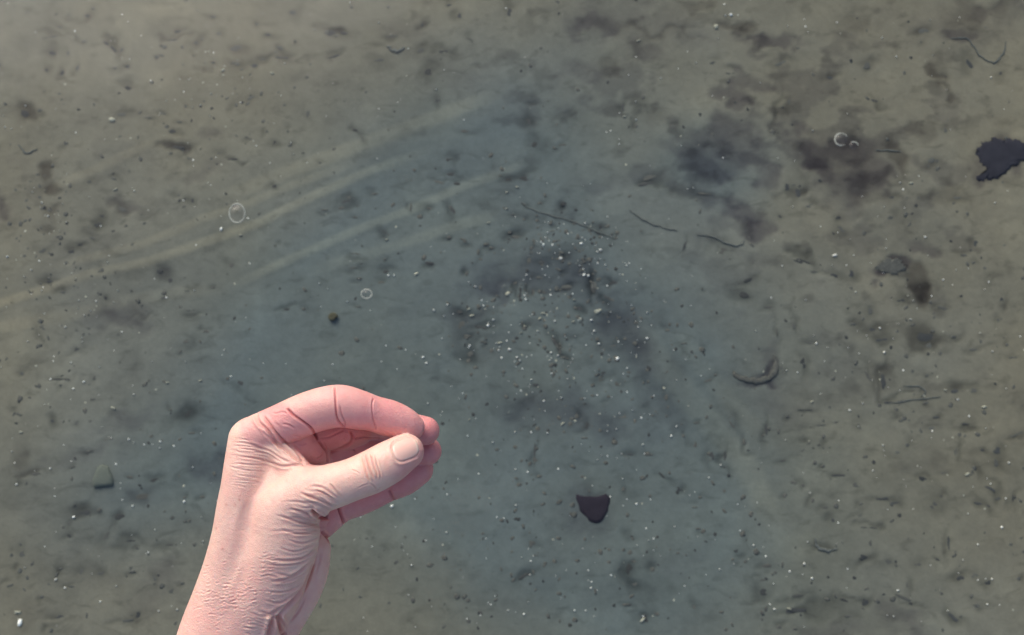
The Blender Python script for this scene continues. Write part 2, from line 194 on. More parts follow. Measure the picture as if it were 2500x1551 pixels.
for _n, _l in (('TL', _TLb), ('TR', _TRb), ('BR', _BRb), ('BL', _BLb), ('C', _Cb)):
    ox, oy, s = QA[_n]
    for r in _l:
        z = r[2] if len(r) > 2 else 1.3
        br = z > 0; z = abs(z) * (1.0 if br else 1.15)
        BRIGHTS.append((ox + r[0] / s, oy + r[1] / s, z * (1.05 if br else 1.2), z * 1.02 * _rb.uniform(.6, 1) * (1 if br else .6), _rb.uniform(-40, 20), br))
BRIGHTS += [(957, 1236, 4.2, 4.0, 0, True), (962, 673 , 2.2, 2, 0, True), (1146, 1025, 3, 1.5, -70, False), (1044, 985, 2, 2, 0, True), (1203, 1080, 2, 2, 0, True), (1240, 1490, 2.2, 2, 0, True), (1005, 1380, 2, 1.7, 0, True), (1090, 1300, 2, 1.7, 0, True)]
_t = lambda L: [(a / 1.949, b / 1.949) for a, b in L]
TRAILS = [(_t([(0, 1450), (250, 1375), (430, 1310), (720, 1250), (1000, 1150), (1250, 1060), (1500, 930), (1750, 820), (2060, 708)]), 10, 1.0),
 (_t([(200, 1290), (430, 1235), (700, 1165), (960, 1050), (1200, 965), (1400, 880), (1600, 810), (1700, 770)]), 9, .6),
 (_t([(1030, 960), (1300, 850), (1600, 730), (2000, 590), (2430, 430)]), 16, .6),
 (_t([(1090, 1375), (1400, 1230), (1700, 1095), (1950, 1000), (2200, 890), (2560, 770)]), 10, .9),
 (_t([(1480, 1290), (1900, 1165), (2200, 1070), (2430, 1010)]), 12, .5),
 (_t([(170, 940), (500, 790), (700, 690), (900, 640)]), 10, .35),
 (_t([(0, 1560), (400, 1490), (800, 1400), (1090, 1375)]), 14, .4),
 ([(1520, 760), (1620, 900), (1720, 1010), (1830, 1150), (1900, 1300)], 28, .5),
 ([(1640, 800), (1780, 980), (1870, 1080)], 20, .35),
 ([(1960, 480), (2100, 620), (2200, 760)], 40, .3), ([(1350, 820), (1300, 1000)], 50, .2)]
def _p(q, L): 
    ox, oy, s = QA[q]; return [(ox + r[0] / s, oy + r[1] / s, r[2] / s, r[3] / s) + tuple(r[4:]) for r in L]
PATCHES = _p('TR', [(2340,750,125,90,-15,.6,'p',4),(2230,850,60,22,0,.4,'p',4),(1000,720,185,140,0,.26,'p',10),(1560,800,240,120,20,.24,'p',6),(600,120,330,90,8,.16,'p',4),(2150,110,260,110,0,.15,'p',3)]) + _p('TL', [(240,800,30,45,0,.5,'b',6),(265,890,48,34,0,.55,'b',7),(230,1010,36,24,0,.4,'b',6),(218,1075,36,16,0,.35,'b',6),(15,970,28,46,0,.4,'p',5),(40,1015,30,26,0,.35,'p',5),(990,620,46,26,15,.3,'p',4),(1000,820,90,36,-12,.25,'p',4),(560,975,30,40,0,.35,'p',5),(635,1005,55,34,0,.3,'p',5),(560,1480,110,40,-10,.3,'p',3),(790,1310,36,34,30,.3,'p',5),(1900,130,90,50,0,.15,'p',2),(120,550,40,36,0,.4,'b',6),(2340,1350,60,60,0,.3,'p',3),(1600,160,50,20,0,.3,'p',5),(1340,245,46,26,0,.2,'p',5),(840,705,60,18,0,.3,'p',5)]) \
 + _p('TR', [(390,115,110,50,0,.42,'p',4),(1000,720,150,110,-10,.16,'p',9),(1060,590,90,80,0,.16,'p',9),(1060,470,90,36,0,.4,'p',7),(1130,400,80,40,20,.42,'p',7),(1190,840,60,46,40,.45,'p',6),(1110,780,60,40,0,.3,'p',5),(1230,205,140,32,4,.42,'p',5),(1080,130,70,30,0,.42,'b',5),(630,265,80,42,20,.35,'p',4),(880,50,80,28,0,.3,'b',5),(300,340,110,50,0,.25,'p',3),(470,310,60,40,0,.3,'b',4),(1580,715,190,56,0,.30,'p',6),(1640,860,160,90,-20,.33,'p',5),(1640,960,90,60,-30,.25,'p',4),(1450,820,50,100,-35,.45,'p',6),(1860,760,44,66,-20,.5,'b',6),(1080,1000,100,60,15,.45,'p',5),(1150,1090,85,50,20,.45,'p',6),(1960,1180,80,36,20,.4,'p',5),(1790,1265,100,42,0,.55,'p',7),(1940,1350,50,80,-35,.5,'b',6),(1960,1390,40,36,0,.35,'b',4),(2230,60,170,60,0,.3,'b',4),(2120,160,70,36,0,.38,'p',5),(2270,60,50,50,0,.3,'p',4),(2030,340,60,26,40,.4,'b',6),(2070,440,80,14,28,.3,'b',5),(2040,400,40,40,0,.25,'b',4),(1650,110,90,46,0,.26,'b',4),(1385,600,40,32,0,.45,'p',6),(1270,550,20,110,0,.35,'n',5),(1280,640,60,30,30,.3,'p',5),(1690,310,50,34,0,.2,'b',4),(240,550,60,26,0,.2,'n',4),(680,550,50,40,0,.22,'b',4),(2050,930,90,40,0,.25,'b',4),(1940,600,70,36,0,.3,'b',4),(1700,960,90,50,0,.25,'b',4),(1850,1080,60,60,0,.2,'b',4),(430,880,100,30,0,.2,'p',3),(850,900,160,26,10,.2,'b',4),(1000,940,150,20,12,.2,'p',4),(780,700,60,26,0,.2,'p',4),(2400,20,60,20,0,.3,'p',4),(1330,920,60,40,0,.3,'b',5),(1740,230,200,12,10,.12,'b',3),(2330,560,60,30,0,.1,'b',3),(600,150,160,30,10,.2,'b',3),(750,160,180,14,5,.2,'b',4),(1500,1190,120,60,30,.10,'b',3)]) \
 + _p('BR', [(180,430,230,80,0,.28,'p',3),(350,520,200,70,0,.2,'p',3),(560,60,120,80,45,.22,'p',3),(1160,290,100,20,3,.5,'p',5),(1250,240,24,60,8,.5,'p',5),(1220,150,30,50,10,.3,'p',4),(1760,290,80,90,0,.25,'b',4),(1970,90,100,50,0,.3,'b',4),(1860,1440,110,50,25,.3,'p',3),(1480,1390,110,40,0,.3,'n',3),(1240,420,110,60,20,.18,'p',3),(800,1160,120,60,0,.15,'p',3),(640,1300,180,60,0,.15,'n',2),(1500,1490,160,40,0,.25,'p',3),(1490,1100,60,20,10,.35,'n',4),(2060,700,200,80,0,.1,'b',3),(560,1200,60,50,0,.2,'n',3),(1650,330,50,70,0,.15,'b',4),(385,905,105,90,0,.3,'p',3),(1700,60,100,40,0,.2,'b',4)]) \
 + _p('BL', [(570,30,150,40,0,.3,'p',3),(600,490,110,46,-12,.28,'p',3),(110,650,36,60,-25,.3,'b',4),(160,735,70,24,0,.3,'b',4),(420,650,170,30,-15,.22,'p',3),(395,930,70,36,0,.3,'b',4),(620,235,30,70,10,.2,'b',3),(790,1210,80,60,0,.25,'p',3),(1000,700,90,50,0,.3,'p',3),(900,480,80,40,-20,.25,'n',3),(740,1340,120,60,0,.15,'p',3),(1060,780,60,40,0,.25,'p',3),(500,1230,120,60,0,.15,'b',3),(200,1390,120,50,0,.15,'b',3),(680,850,60,30,0,.2,'p',3)]) \
 + _p('C', [(1100,720,430,120,0,.27,'p',3),(1280,860,240,70,8,.2,'p',3),(820,830,200,70,-10,.25,'p',3),(1700,1180,180,130,40,.22,'p',3),(400,1060,150,60,0,.3,'p',4),(440,1180,90,90,0,.2,'p',4),(760,960,120,40,-30,.3,'p',4),(1500,860,60,80,0,.35,'n',4),(600,1180,110,40,0,.3,'n',4),(700,1330,200,80,0,.12,'p',3),(490,1380,90,90,0,.3,'n',4)])
# a soft stain of rotted matter around each scrap
for (px, py, rx, ry, ang, st) in DARKS: PATCHES.append((px, py, max(rx * 1.35, 4), max(ry * 1.6, 4), ang, .22 + .2 * st, 'n', 3.5))
_s2 = lambda q, L: [(QA[q][0] + a / QA[q][2], QA[q][1] + b / QA[q][2]) for a, b in L]
STRANDS = [(_s2('TR', [(560,1005),(620,1045),(700,1080),(785,1100)]), 2.2, 'thin dark root strand curving beside the grey patch, upper left of two'),
 (_s2('TR', [(880,1118),(950,1125),(1020,1160),(1080,1168),(1105,1148)]), 2.3, 'thin dark root strand with a hooked end, lower right of two'),
 (_s2('TR', [(40,965),(100,1000),(200,1030),(300,1060),(420,1110),(490,1135)]), 1.5, 'long faint dark root strand above the cluster of white specks'),
 (_s2('TR', [(2090,185),(2170,190),(2220,262),(2290,300),(2335,255),(2350,200)]), 2.2, 'looping dark strand near the upper right corner'),
 (_s2('TR', [(1730,718),(1790,715),(1850,722)]), 1.8, 'short straight dark strand joining two dark patches'),
 (_s2('TL', [(90,690),(110,720),(140,730),(180,710)]), 1.9, 'small thin U-shaped strand at the left edge'),
 (_s2('TL', [(1840,225),(1870,242),(1900,243),(1925,225)]), 4.2, 'thick dark crescent-shaped strand near the top'),
 (_s2('BR', [(1440,1050),(1450,1085),(1490,1108),(1545,1098)]), 3.6, 'dark C-shaped strand at the lower right'),
 (_s2('BR', [(1860,325),(1940,330),(1965,355),(1940,380)]), 1.6, 'faint hooked strand under the twig tangle at right'),
 (_s2('BR', [(1790,410),(1880,395),(1960,385),(2040,375)]), 1.5, 'thin nearly straight strand under the twig tangle at right')]
WOOD = _s2('BR', [(1048,255),(1070,278),(1115,295),(1170,301),(1222,288),(1250,255),(1256,215),(1246,180)])
SLABS = [('dark_leaf', 'BR', [(292,832),(340,850),(400,852),(450,836),(470,862),(458,920),(432,968),(402,984),(366,970),(322,918)], 'ink', .002, 'dark purple-brown half-round leaf lying flat right of the hand', 'leaf'),
 ('weed_clump', 'TR', [(2195,720),(2240,680),(2290,655),(2340,672),(2400,665),(2450,690),(2460,760),(2400,780),(2350,820),(2310,860),(2240,862),(2200,868),(2190,858),(2240,838),(2255,800),(2225,780)], 'indigo', .003, 'ragged blackish indigo weed clump at the right edge', 'weed'),
 ('weed_clump', 'TR', [(1700,1235),(1760,1228),(1840,1225),(1870,1250),(1875,1290),(1810,1305),(1740,1290)], 'mud', .001, 'dark flat weed clump left of a trailing dark patch, lower right of the open bubble', 'weed')]

# ------------------------------------------------------------------ mud bed: one sheet, fine where we look, coarse to the horizon
def axis(lo, hi, step, far):
    core = list(np.arange(lo, hi + step / 2, step)); g = step; a = [core[0]]; b = [core[-1]]
    while b[-1] < far: g *= 1.35; b.append(b[-1] + g); 
    g = step
    while a[-1] > -far: g *= 1.35; a.append(a[-1] - g)
    return np.array(a[:0:-1] + core + b[1:])
gx = axis(-1.15, 1.15, 0.004, 150); gy = axis(-0.55, 1.15, 0.004, 150)
X, Y = np.meshgrid(gx, gy, indexing='ij')
inview = (np.abs(X) < 3) & (Y > -2.5) & (Y < 3)
PX, PY = to_frame(X, Y, np.zeros_like(X)); PX = np.where(inview, PX, -9999); PY = np.where(inview, PY, -9999)
Z = 0.030 * fbm(X * 2.2, Y * 2.2, 4, 3) + 0.003 * fbm(X * 18, Y * 18, 3, 9)
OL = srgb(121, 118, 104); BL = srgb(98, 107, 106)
def gauss(cx, cy, rx, ry, ang=0):
    a = math.radians(ang); dx, dy = PX - cx, PY - cy
    u = dx * math.cos(a) + dy * math.sin(a); v = -dx * math.sin(a) + dy * math.cos(a)
    return np.exp(-(u / rx) ** 2 - (v / ry) ** 2)
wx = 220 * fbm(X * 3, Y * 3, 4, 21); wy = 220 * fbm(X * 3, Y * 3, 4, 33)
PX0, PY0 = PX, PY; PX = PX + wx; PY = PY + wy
blue = 1.0 * gauss(1120, 480, 560, 330, -30) + 1.2 * gauss(1150, 900, 700, 380) + 1.0 * gauss(1500, 1350, 650, 460, 20) + .6 * gauss(420, 1130, 330, 160, -15) + .7 * gauss(1750, 380, 130, 120)  # bluish reflection across the middle of the water, painted into the mud colour
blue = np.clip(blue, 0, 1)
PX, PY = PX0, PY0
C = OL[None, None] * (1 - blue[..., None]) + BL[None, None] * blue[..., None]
C = C * (1 + 0.30 * fbm(X * 5, Y * 5, 4, 5))[..., None]
C = C * (1 + np.array([.10, 0.02, -.12]) * fbm(X * 4, Y * 4, 3, 77)[..., None] * 1.4)
# pale drag trails: low ridges of lighter silt
for pts, wd, amt in TRAILS:
    d, t = seg_dist(PX0, PY0 + 2 * fbm(X * 5, Y * 5, 2, 8), pts)
    k = np.exp(-(d / (wd * 1.15)) ** 4) * np.clip(np.minimum(t + (.15 if pts[0][0] < 60 else 0), 1 - t) * 7, 0, 1) * amt * (1 + .8 * fbm(X * 9, Y * 9, 3, 18))
    C = C * (1 + k[..., None] * np.array([.36, .29, .18])); Z += 0.0008 * k
    k2 = np.exp(-((d - 1.6 * wd) / (wd * .7)) ** 2) * amt; C = C * (1 - .05 * k2[..., None])
# broken film of dark silt, thickest toward the upper right
a_ = fbm(X * 11, Y * 15, 5, 131); b_ = fbm(X * 30, Y * 44, 4, 151)
PX, PY = PX0, PY0
dens = .12 + 1.0 * gauss(1850, 290, 640, 360, 12) + .35 * gauss(2250, 850, 330, 380) + .3 * gauss(150, 480, 230, 230) + .2 * gauss(1330, 760, 260, 200) + .25 * gauss(1500, 1100, 260, 360)
k = np.clip((a_ * 1.3 + b_ * .8 - .20 + .13 * dens) * 9, 0, 1) * np.clip(dens, 0, 1) * .42
C = C * (1 - k[..., None] * np.array([.62, .64, .55]))
k = np.clip((b_ - .13) * 12, 0, 1) * .16 * (.5 + np.clip(dens, 0, 1)); C = C * (1 - k[..., None])
k = np.clip((-a_ - .14) * 9, 0, 1) * .10; C = C * (1 + k[..., None] * np.array([1, 1, .9]))
# the arch of darker silt round the specks, and its pale inner foot
d, t = seg_dist(PX0, PY0, [(1090, 800), (1140, 700), (1250, 630), (1390, 640), (1480, 720), (1540, 830), (1620, 960), (1700, 1080)])
C = C * (1 - (.22 * np.exp(-(d / 42) ** 2) * np.clip(np.minimum(t, 1 - t) * 6, 0, 1) * (1 + 1.5 * b_))[..., None] * np.array([1, 1, .85]))
# dark organic patches of irregular outline
na = fbm(X * 26, Y * 26, 4, 41); nb = fbm(X * 26, Y * 26, 4, 57)
for cx, cy, rx, ry, ang, st, tone, hard in PATCHES:
    a = math.radians(ang); dx, dy = PX0 - cx, PY0 - cy
    near = (np.abs(dx) < 3 * max(rx, ry) + 30) & (np.abs(dy) < 3 * max(rx, ry) + 30)
    if not near.any(): continue
    wob = 45 + min(max(rx, ry), 60); dx = dx[near] + na[near] * wob; dy = dy[near] + nb[near] * wob
    u = (dx * math.cos(a) + dy * math.sin(a)) / rx; v = (-dx * math.sin(a) + dy * math.cos(a)) / ry
    q = np.sqrt(u * u + v * v); k = np.clip(min(st * 1.45, .85) * (1 + .8 * b_[near] + .3 * a_[near]), 0, .9) / (1 + np.exp(np.clip((q - 1.05) * hard * (1.5 if rx > 25 else 1), -30, 30)))
    tn = np.array({'p': (1.08, .96, 1.3), 'b': (1.10, 1, 1.03), 'n': (1.0, 1.03, 1.05)}[tone])
    C[near] = C[near] * (1 - k[:, None] * (1 - .30 * tn)) if st <= 1 else C[near]
    Z[near] -= 0.002 * k
nx_, ny_ = X.shape
idx = np.arange(nx_ * ny_).reshape(nx_, ny_)
F = np.stack([idx[:-1, :-1], idx[1:, :-1], idx[1:, 1:], idx[:-1, 1:]], -1).reshape(-1, 4)
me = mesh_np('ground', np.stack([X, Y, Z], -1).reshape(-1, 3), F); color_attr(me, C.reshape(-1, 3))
tag(link('ground', me, MUD), kind='structure')
WZ = 0.075
wa = 150.0
wm = mesh_np('water', [(-wa, -wa, 0), (wa, -wa, 0), (wa, wa, 0), (-wa, wa, 0)], [(0, 1, 2, 3)])
tag(link('water', wm, WATER, loc=(0, 0, WZ)), kind='structure')

def ground_z(x, y):
    i = int(np.clip(np.searchsorted(gx, x), 1, nx_ - 1)); j = int(np.clip(np.searchsorted(gy, y), 1, ny_ - 1))
    return float(max(Z[i, j], Z[i - 1, j], Z[i, j - 1], Z[i - 1, j - 1]))
def at(px, py):
    p = on_plane(px, py, 0.0)
    for _ in range(2): p = on_plane(px, py, ground_z(p[0], p[1]))
    return p
MPP = float(np.linalg.norm(on_plane(1251, 775) - on_plane(1250, 775)))     # metres per frame unit on the bed

# ------------------------------------------------------------------ small things on the bed
def flake_mesh(name, seed, n=11, ragged=.28, thick=.10, curl=.12):
    r = random.Random(seed); V = []; F3 = []
    ph = r.random() * 6
    for ring, (s, z) in enumerate(((1.0, 0), (.86, thick), (.45, thick * 1.25))):
        rr = random.Random(seed + 5)
        for k in range(n):
            a = 2 * math.pi * k / n; q = s * (1 - ragged * rr.random())
            V.append((q * math.cos(a), q * math.sin(a), z + curl * s * math.sin(a * 2 + ph)))
    V.append((0, 0, thick * 1.3))
    for ring in range(2):
        for k in range(n):
            a, b = ring * n + k, ring * n + (k + 1) % n
            F3 += [(a, b, b + n), (a, b + n, a + n)]
    for k in range(n): F3.append((2 * n + k, 2 * n + (k + 1) % n, 3 * n))
    return mesh_np(name, V, F3)
def chip_mesh(name, seed):
    r = random.Random(seed); V = []; n = 7; F3 = []
    for z, s in ((0, .8), (.35, 1), (.7, .6)):
        for k in range(n):
            a = 2 * math.pi * k / n; q = s * (.75 + .3 * r.random()); V.append((q * math.cos(a), q * math.sin(a), z + .12 * r.random()))
    V.append((0, 0, .85))
    for ring in range(2):
        for k in range(n):
            a, b = ring * n + k, ring * n + (k + 1) % n; F3 += [(a, b, b + n), (a, b + n, a + n)]
    for k in range(n): F3.append((2 * n + k, 2 * n + (k + 1) % n, 3 * n))
    return mesh_np(name, V, F3, smooth=False)
flakes = [[flake_mesh('leaf_scrap', 100 + i) for i in range(8)] for j in range(2)]
for j in range(2):
    for f_ in flakes[j]: f_.materials.append(DARK[j])
chips = [chip_mesh('shell_fragment', 300 + i) for i in range(6)]
for c_ in chips: c_.materials.append(WHITE)
pchips = [chip_mesh('silted_shell_fragment', 320 + i) for i in range(4)]
for c_ in pchips: c_.materials.append(PALE)
def put(name, me, px, py, rx, ry, ang, h, lift=0.0):
    p = at(px, py)
    return link(name, me, None, None, (p[0], p[1], p[2] - h * .15 + lift), (random.uniform(-.06, .06), random.uniform(-.06, .06), -math.radians(ang)), (rx * MPP, ry * MPP, h))
LANDMARKS = [(1443, 1238, 'the half-round dark leaf'), (1846, 900, 'the J-shaped sunken wood'), (2430, 390, 'the blackish weed clump'), (2060, 348, 'the crescent bubble'),
 (579, 521, 'the oval ring bubble'), (895, 718, 'the small round bubble'), (1080, 1100, 'the fingertips'), (560, 1060, 'the knuckle'), (480, 1400, 'the wrist'), (1760, 360, 'the grey bare patch'),
 (1330, 620, 'the cluster of white specks'), (2160, 650, 'the flat brown weed'), (130, 420, 'the brown blotches'), (965, 120, 'the thick dark crescent'), (2400, 110, 'the looping strand'), (250, 1180, 'the pentagon shard'), (2300, 960, 'the hooked strand'), (2010, 1340, 'the C-shaped strand'), (1560, 530, 'the thin root strand'), (250, 130, 'the upper left corner')]
USED = {}
def place_words(px, py):
    D = sorted((math.hypot(px - a, py - b), a, b, n) for a, b, n in LANDMARKS)[0]; d, a, b, n = D
    ang = math.degrees(math.atan2(-(py - b), px - a)) % 360
    dirs = ['right of', 'above and right of', 'above', 'above and left of', 'left of', 'below and left of', 'below', 'below and right of']
    far = 'just' if d < 90 else ('' if d < 220 else 'well')
    return (far + ' ' + dirs[int((ang + 22.5) // 45) % 8] + ' ' + n).strip()
def scrap_label(px, py, rx, ry, ang, noun):
    r = max(rx, ry) / min(rx, ry); size = 'tiny' if max(rx, ry) < 6 else ('small' if max(rx, ry) < 12 else 'larger')
    up = ry > rx
    shape = 'round' if r < 1.3 else ('oval' if r < 2 else ('long' if r < 3.5 else 'thread-thin'))
    lean = '' if r < 1.3 else ('upright ' if up else ('slanted ' if abs(ang) > 12 else 'level '))
    return size + ' ' + lean + shape + ' ' + noun + ' ' + place_words(px, py)
DARKS.sort(key=lambda r: -r[2] * r[3]); SMALLD = DARKS[290:]; DARKS = DARKS[:290]
for i, (px, py, rx, ry, ang, st) in enumerate(DARKS):
    j = 0 if st > .42 else 1
    o = put('leaf_scrap', flakes[j][i % 8], px, py, rx, ry, ang, 0.0025)
    tag(o, scrap_label(px, py, rx, ry, ang, 'dark scrap' if j == 0 else 'silted scrap'), 'leaf scrap', 'dark leaf scraps scattered over the mud')
for i, (px, py, rx, ry, ang, br) in enumerate(BRIGHTS):
    if br: me_ = chips[i % 6]
    else: me_ = pchips[i % 4]
    o = put('shell_fragment', me_, px, py, rx, ry, ang, 0.0035)
    tag(o, ('bright white shell chip ' if br else 'dull pale shell bit ') + ('big, ' if rx > 3.2 else ('small, ' if rx > 1.9 else 'pin-sized, ')) + place_words(px, py), 'shell fragment', 'shell specks scattered over the mud')

# strewn specks nobody could count
def strewn(name, n, seed, smin, smax, mat, clusters, flat):
    r = np.random.default_rng(seed); base = chip_mesh('tmp', seed); bv = np.array([v.co[:] for v in base.vertices]); bf = np.array([p.vertices[:] for p in base.polygons])
    bpy.data.meshes.remove(base); VV = []; FF = []; k = 0
    while k < n:
        if r.random() < .55:
            cx, cy, sx, sy = clusters[r.integers(len(clusters))]; px, py = r.normal(cx, sx), r.normal(cy, sy)
        else: px, py = r.uniform(-120, 2620), r.uniform(-120, 1680)
        if not (-300 < px < 2800 and -300 < py < 1850): continue
        p = at(px, py); s = smin + (smax - smin) * r.random() ** 3; s *= MPP; a = r.random() * 6.3; e = r.uniform(.4, 1)
        q = bv * (s, s * e, s * flat); x = q[:, 0] * math.cos(a) - q[:, 1] * math.sin(a); y = q[:, 0] * math.sin(a) + q[:, 1] * math.cos(a)
        VV.append(np.stack([x + p[0], y + p[1], q[:, 2] + p[2] - .0004], -1)); FF.append(bf + k * len(bv)); k += 1
    o = link(name, mesh_np(name, np.vstack(VV), np.vstack(FF), False), mat)
    return o
CL = [(1330, 760, 130, 130), (1330, 760, 130, 130), (1500, 900, 90, 120), (1320, 900, 110, 140), (1900, 1250, 350, 230), (2250, 900, 150, 200), (1450, 1350, 250, 130), (1150, 1350, 150, 150), (250, 950, 220, 220), (480, 230, 160, 120), (120, 560, 60, 100), (1420, 600, 60, 40)]
_vv, _ff, _n = [], [], 0
for i, (px, py, rx, ry, ang, st) in enumerate(SMALLD):      # the smallest scraps, joined
    me_ = flakes[1][i % 8]; v = np.array([q.co[:] for q in me_.vertices]) * (rx * MPP, ry * MPP, .004); f = np.array([q.vertices[:] for q in me_.polygons]); a = -math.radians(ang); p = at(px, py)
    _vv.append(np.stack([v[:, 0] * math.cos(a) - v[:, 1] * math.sin(a), v[:, 0] * math.sin(a) + v[:, 1] * math.cos(a), v[:, 2]], -1) + p); _ff.append(f + _n); _n += len(v)
tag(link('leaf_crumbs', mesh_np('leaf_crumbs', np.vstack(_vv), np.vstack(_ff)), DARK[1]), 'smallest dark leaf crumbs spread over the mud', 'leaf crumbs', kind='stuff')
tag(strewn('shell_grit', 620, 5, 1.2, 2.8, WHITE, CL, .6), 'fine pale shell grit strewn over the mud', 'shell grit', kind='stuff')
tag(strewn('dull_shell_grit', 700, 9, 1.4, 4.0, PALE, CL, .2), 'fine dull grit strewn over the mud', 'grit', kind='stuff')
tag(strewn('plant_crumbs', 2300, 6, 2.0, 8.5, DARK[1], CL, .15), 'fine dark plant crumbs strewn over the mud', 'plant crumbs', kind='stuff')
tag(strewn('dark_crumbs', 1500, 16, 1.6, 6.5, DARK[0], CL, .15), 'fine blackish crumbs strewn over the mud', 'crumbs', kind='stuff')

def tube(name, pts, rad, mat, sides=7, closed=False, z=0.001, plane=None, flat=1.0):
    P = catmull(pts, 5) if not closed else np.array(pts); V = []; n = len(P)
    if not closed and plane is None: P[:, 0] += RNG.normal(0, 1.1, n); P[:, 1] += RNG.normal(0, 1.1, n)
    Q = np.array([at(a, b) if plane is None else on_plane(a, b, plane) for a, b in P[:, :2]])
    for i in range(n):
        t = Q[(i + 1) % n] - Q[i - 1] if closed else Q[min(i + 1, n - 1)] - Q[max(i - 1, 0)]
        t = t / (np.linalg.norm(t) + 1e-9); s = np.cross(t, (0, 0, 1)); up = np.cross(s, t)
        r = (rad[i] if hasattr(rad, '__len__') else rad) * MPP
        if not closed: r *= (.25 + .75 * math.sin(math.pi * (i + .5) / n) ** .5) * (.6 + .8 * float(vnoise(np.array([i * .6]), np.array([pts[0][0]]), 5)[0]))
        for k in range(sides):
            a = 2 * math.pi * k / sides; V.append(Q[i] + s * r * math.cos(a) + up * r * flat * math.sin(a) + (0, 0, z))
    F4 = []
    for i in range(n if closed else n - 1):
        for k in range(sides):
            a, b = i * sides + k, i * sides + (k + 1) % sides; c, d = ((i + 1) % n) * sides + (k + 1) % sides, ((i + 1) % n) * sides + k
            F4.append((a, b, c, d))
    return mesh_np(name, V, F4)
def origin_to(o, c):
    me_ = o.data; co = np.empty(len(me_.vertices) * 3, np.float32); me_.vertices.foreach_get('co', co); co = co.reshape(-1, 3) - np.array(c, np.float32)
    me_.vertices.foreach_set('co', co.ravel()); me_.update(); o.location = c
STRAND = flat_material('strand', srgb(97, 101, 99), spec=0.0)
for pts, rad, lab in STRANDS:
    o = link('root_strand', tube('root_strand', pts, rad, None, flat=.5), STRAND); c = at(*pts[len(pts) // 2][:2]); origin_to(o, c)
    tag(o, lab, 'root strand')
o = link('curved_wood', tube('curved_wood', WOOD, 7.0, None, flat=.35, sides=10), DARK[1]); origin_to(o, at(*WOOD[3])); tag(o, 'dark J-shaped curved piece of sunken wood', 'driftwood')
# solid dark pieces with an outline of their own
def slab(name, pts, mat, h=0.004, label=None, cat=None, bump=.0, ragged=0):
    P = np.array(pts, float); c = P.mean(0); n0 = len(P)
    # round and roughen the outline
    Q = []
    for i in range(n0):
        a, b, d = P[i - 1], P[i], P[(i + 1) % n0]
        Q += [b * .7 + a * .3, b * .92 + (a + d) * .04, b * .7 + d * .3]
    Q = catmull(np.vstack([Q, Q[:1]]), 2)[:-1] if ragged else np.array(Q); Q = Q + RNG.normal(0, 1.0 + ragged, Q.shape); n = len(Q); V = []; base = at(*c)
    for s, z in ((1.0, -.001), (.97, h * .7), (.8, h), (.4, h * (1 + bump))):
        Qs = Q.copy()
        for _ in range(0 if s > .9 else (6 if s > .5 else 30)): Qs = (np.roll(Qs, 1, 0) + Qs + np.roll(Qs, -1, 0)) / 3
        for q in Qs:
            p = on_plane(*(c + (q - c) * s), base[2]); V.append(p + (0, 0, z))
    V.append(base + (0, 0, h * (1 + 1.4 * bump))); F3 = []
    for ring in range(3):
        for k in range(n):
            a, b = ring * n + k, ring * n + (k + 1) % n; F3 += [(a, b + n, b), (a, a + n, b + n)]
    for k in range(n): F3.append((3 * n + (k + 1) % n, 3 * n + k, 4 * n))
    F3 = [(a, c_, b) for a, b, c_ in F3]
    me_ = mesh_np(name, V, F3); o = link(name, me_, mat); origin_to(o, base); tag(o, label, cat); return o
INK = flat_material('dark_leaf', srgb(50, 46, 54), rough=1, spec=0.0, nscale=60, amp=.12)
INDIGO = flat_material('dark_weed', srgb(55, 55, 62), rough=1, spec=0.0, nscale=50, amp=.15)
for name, q, pts, mat, h, lab, cat in SLABS:
    ox, oy, sc = QA[q]; slab(name, [(ox + a / sc, oy + b / sc) for a, b in pts], {'ink': INK, 'indigo': INDIGO, 'mud': DARK[1]}[mat], h, lab, cat, ragged=2.2 if name == 'weed_clump' else 0)
FACE = flat_material('shard_face', srgb(100, 106, 98), amp=.1); 
slab('shard', [(0 + a / 1.952, 776 + b / 1.952) for a, b in [(445,812),(444,770),(466,715),(495,698),(522,715),(540,765),(541,800)]], FACE, .005, 'pale pentagon-shaped shard with a dark lower edge, left of the wrist', 'shard')
BROWN = flat_material('snail_brown', srgb(84, 82, 66), rough=.8, spec=.1)
def coil(px, py, r):
    c = at(px, py); V = []; F4 = []; n = 60; sd = 8; r *= MPP
    for i in range(n):
        t = i / (n - 1); a = t * 2.6 * 2 * math.pi; R1 = r * .62 * (1 - t) ** 1.1; q = r * (.42 * (1 - t) + .05); o = np.array((R1 * math.cos(a), R1 * math.sin(a), q * .9 + t * r * .7))
        e1 = np.array((math.cos(a), math.sin(a), 0)); e2 = np.array((0, 0, 1.))
        for k in range(sd): b = 2 * math.pi * k / sd; V.append(o + e1 * q * math.cos(b) + e2 * q * math.sin(b))
    for i in range(n - 1):
        for k in range(sd): F4.append((i * sd + k, i * sd + (k + 1) % sd, (i + 1) * sd + (k + 1) % sd, (i + 1) * sd + k))
    return link('snail_shell', mesh_np('snail_shell', V, F4), BROWN, loc=c)
tag(coil(813, 776, 12), 'small round olive-brown snail shell above the hand, below the small ring bubble', 'snail shell')
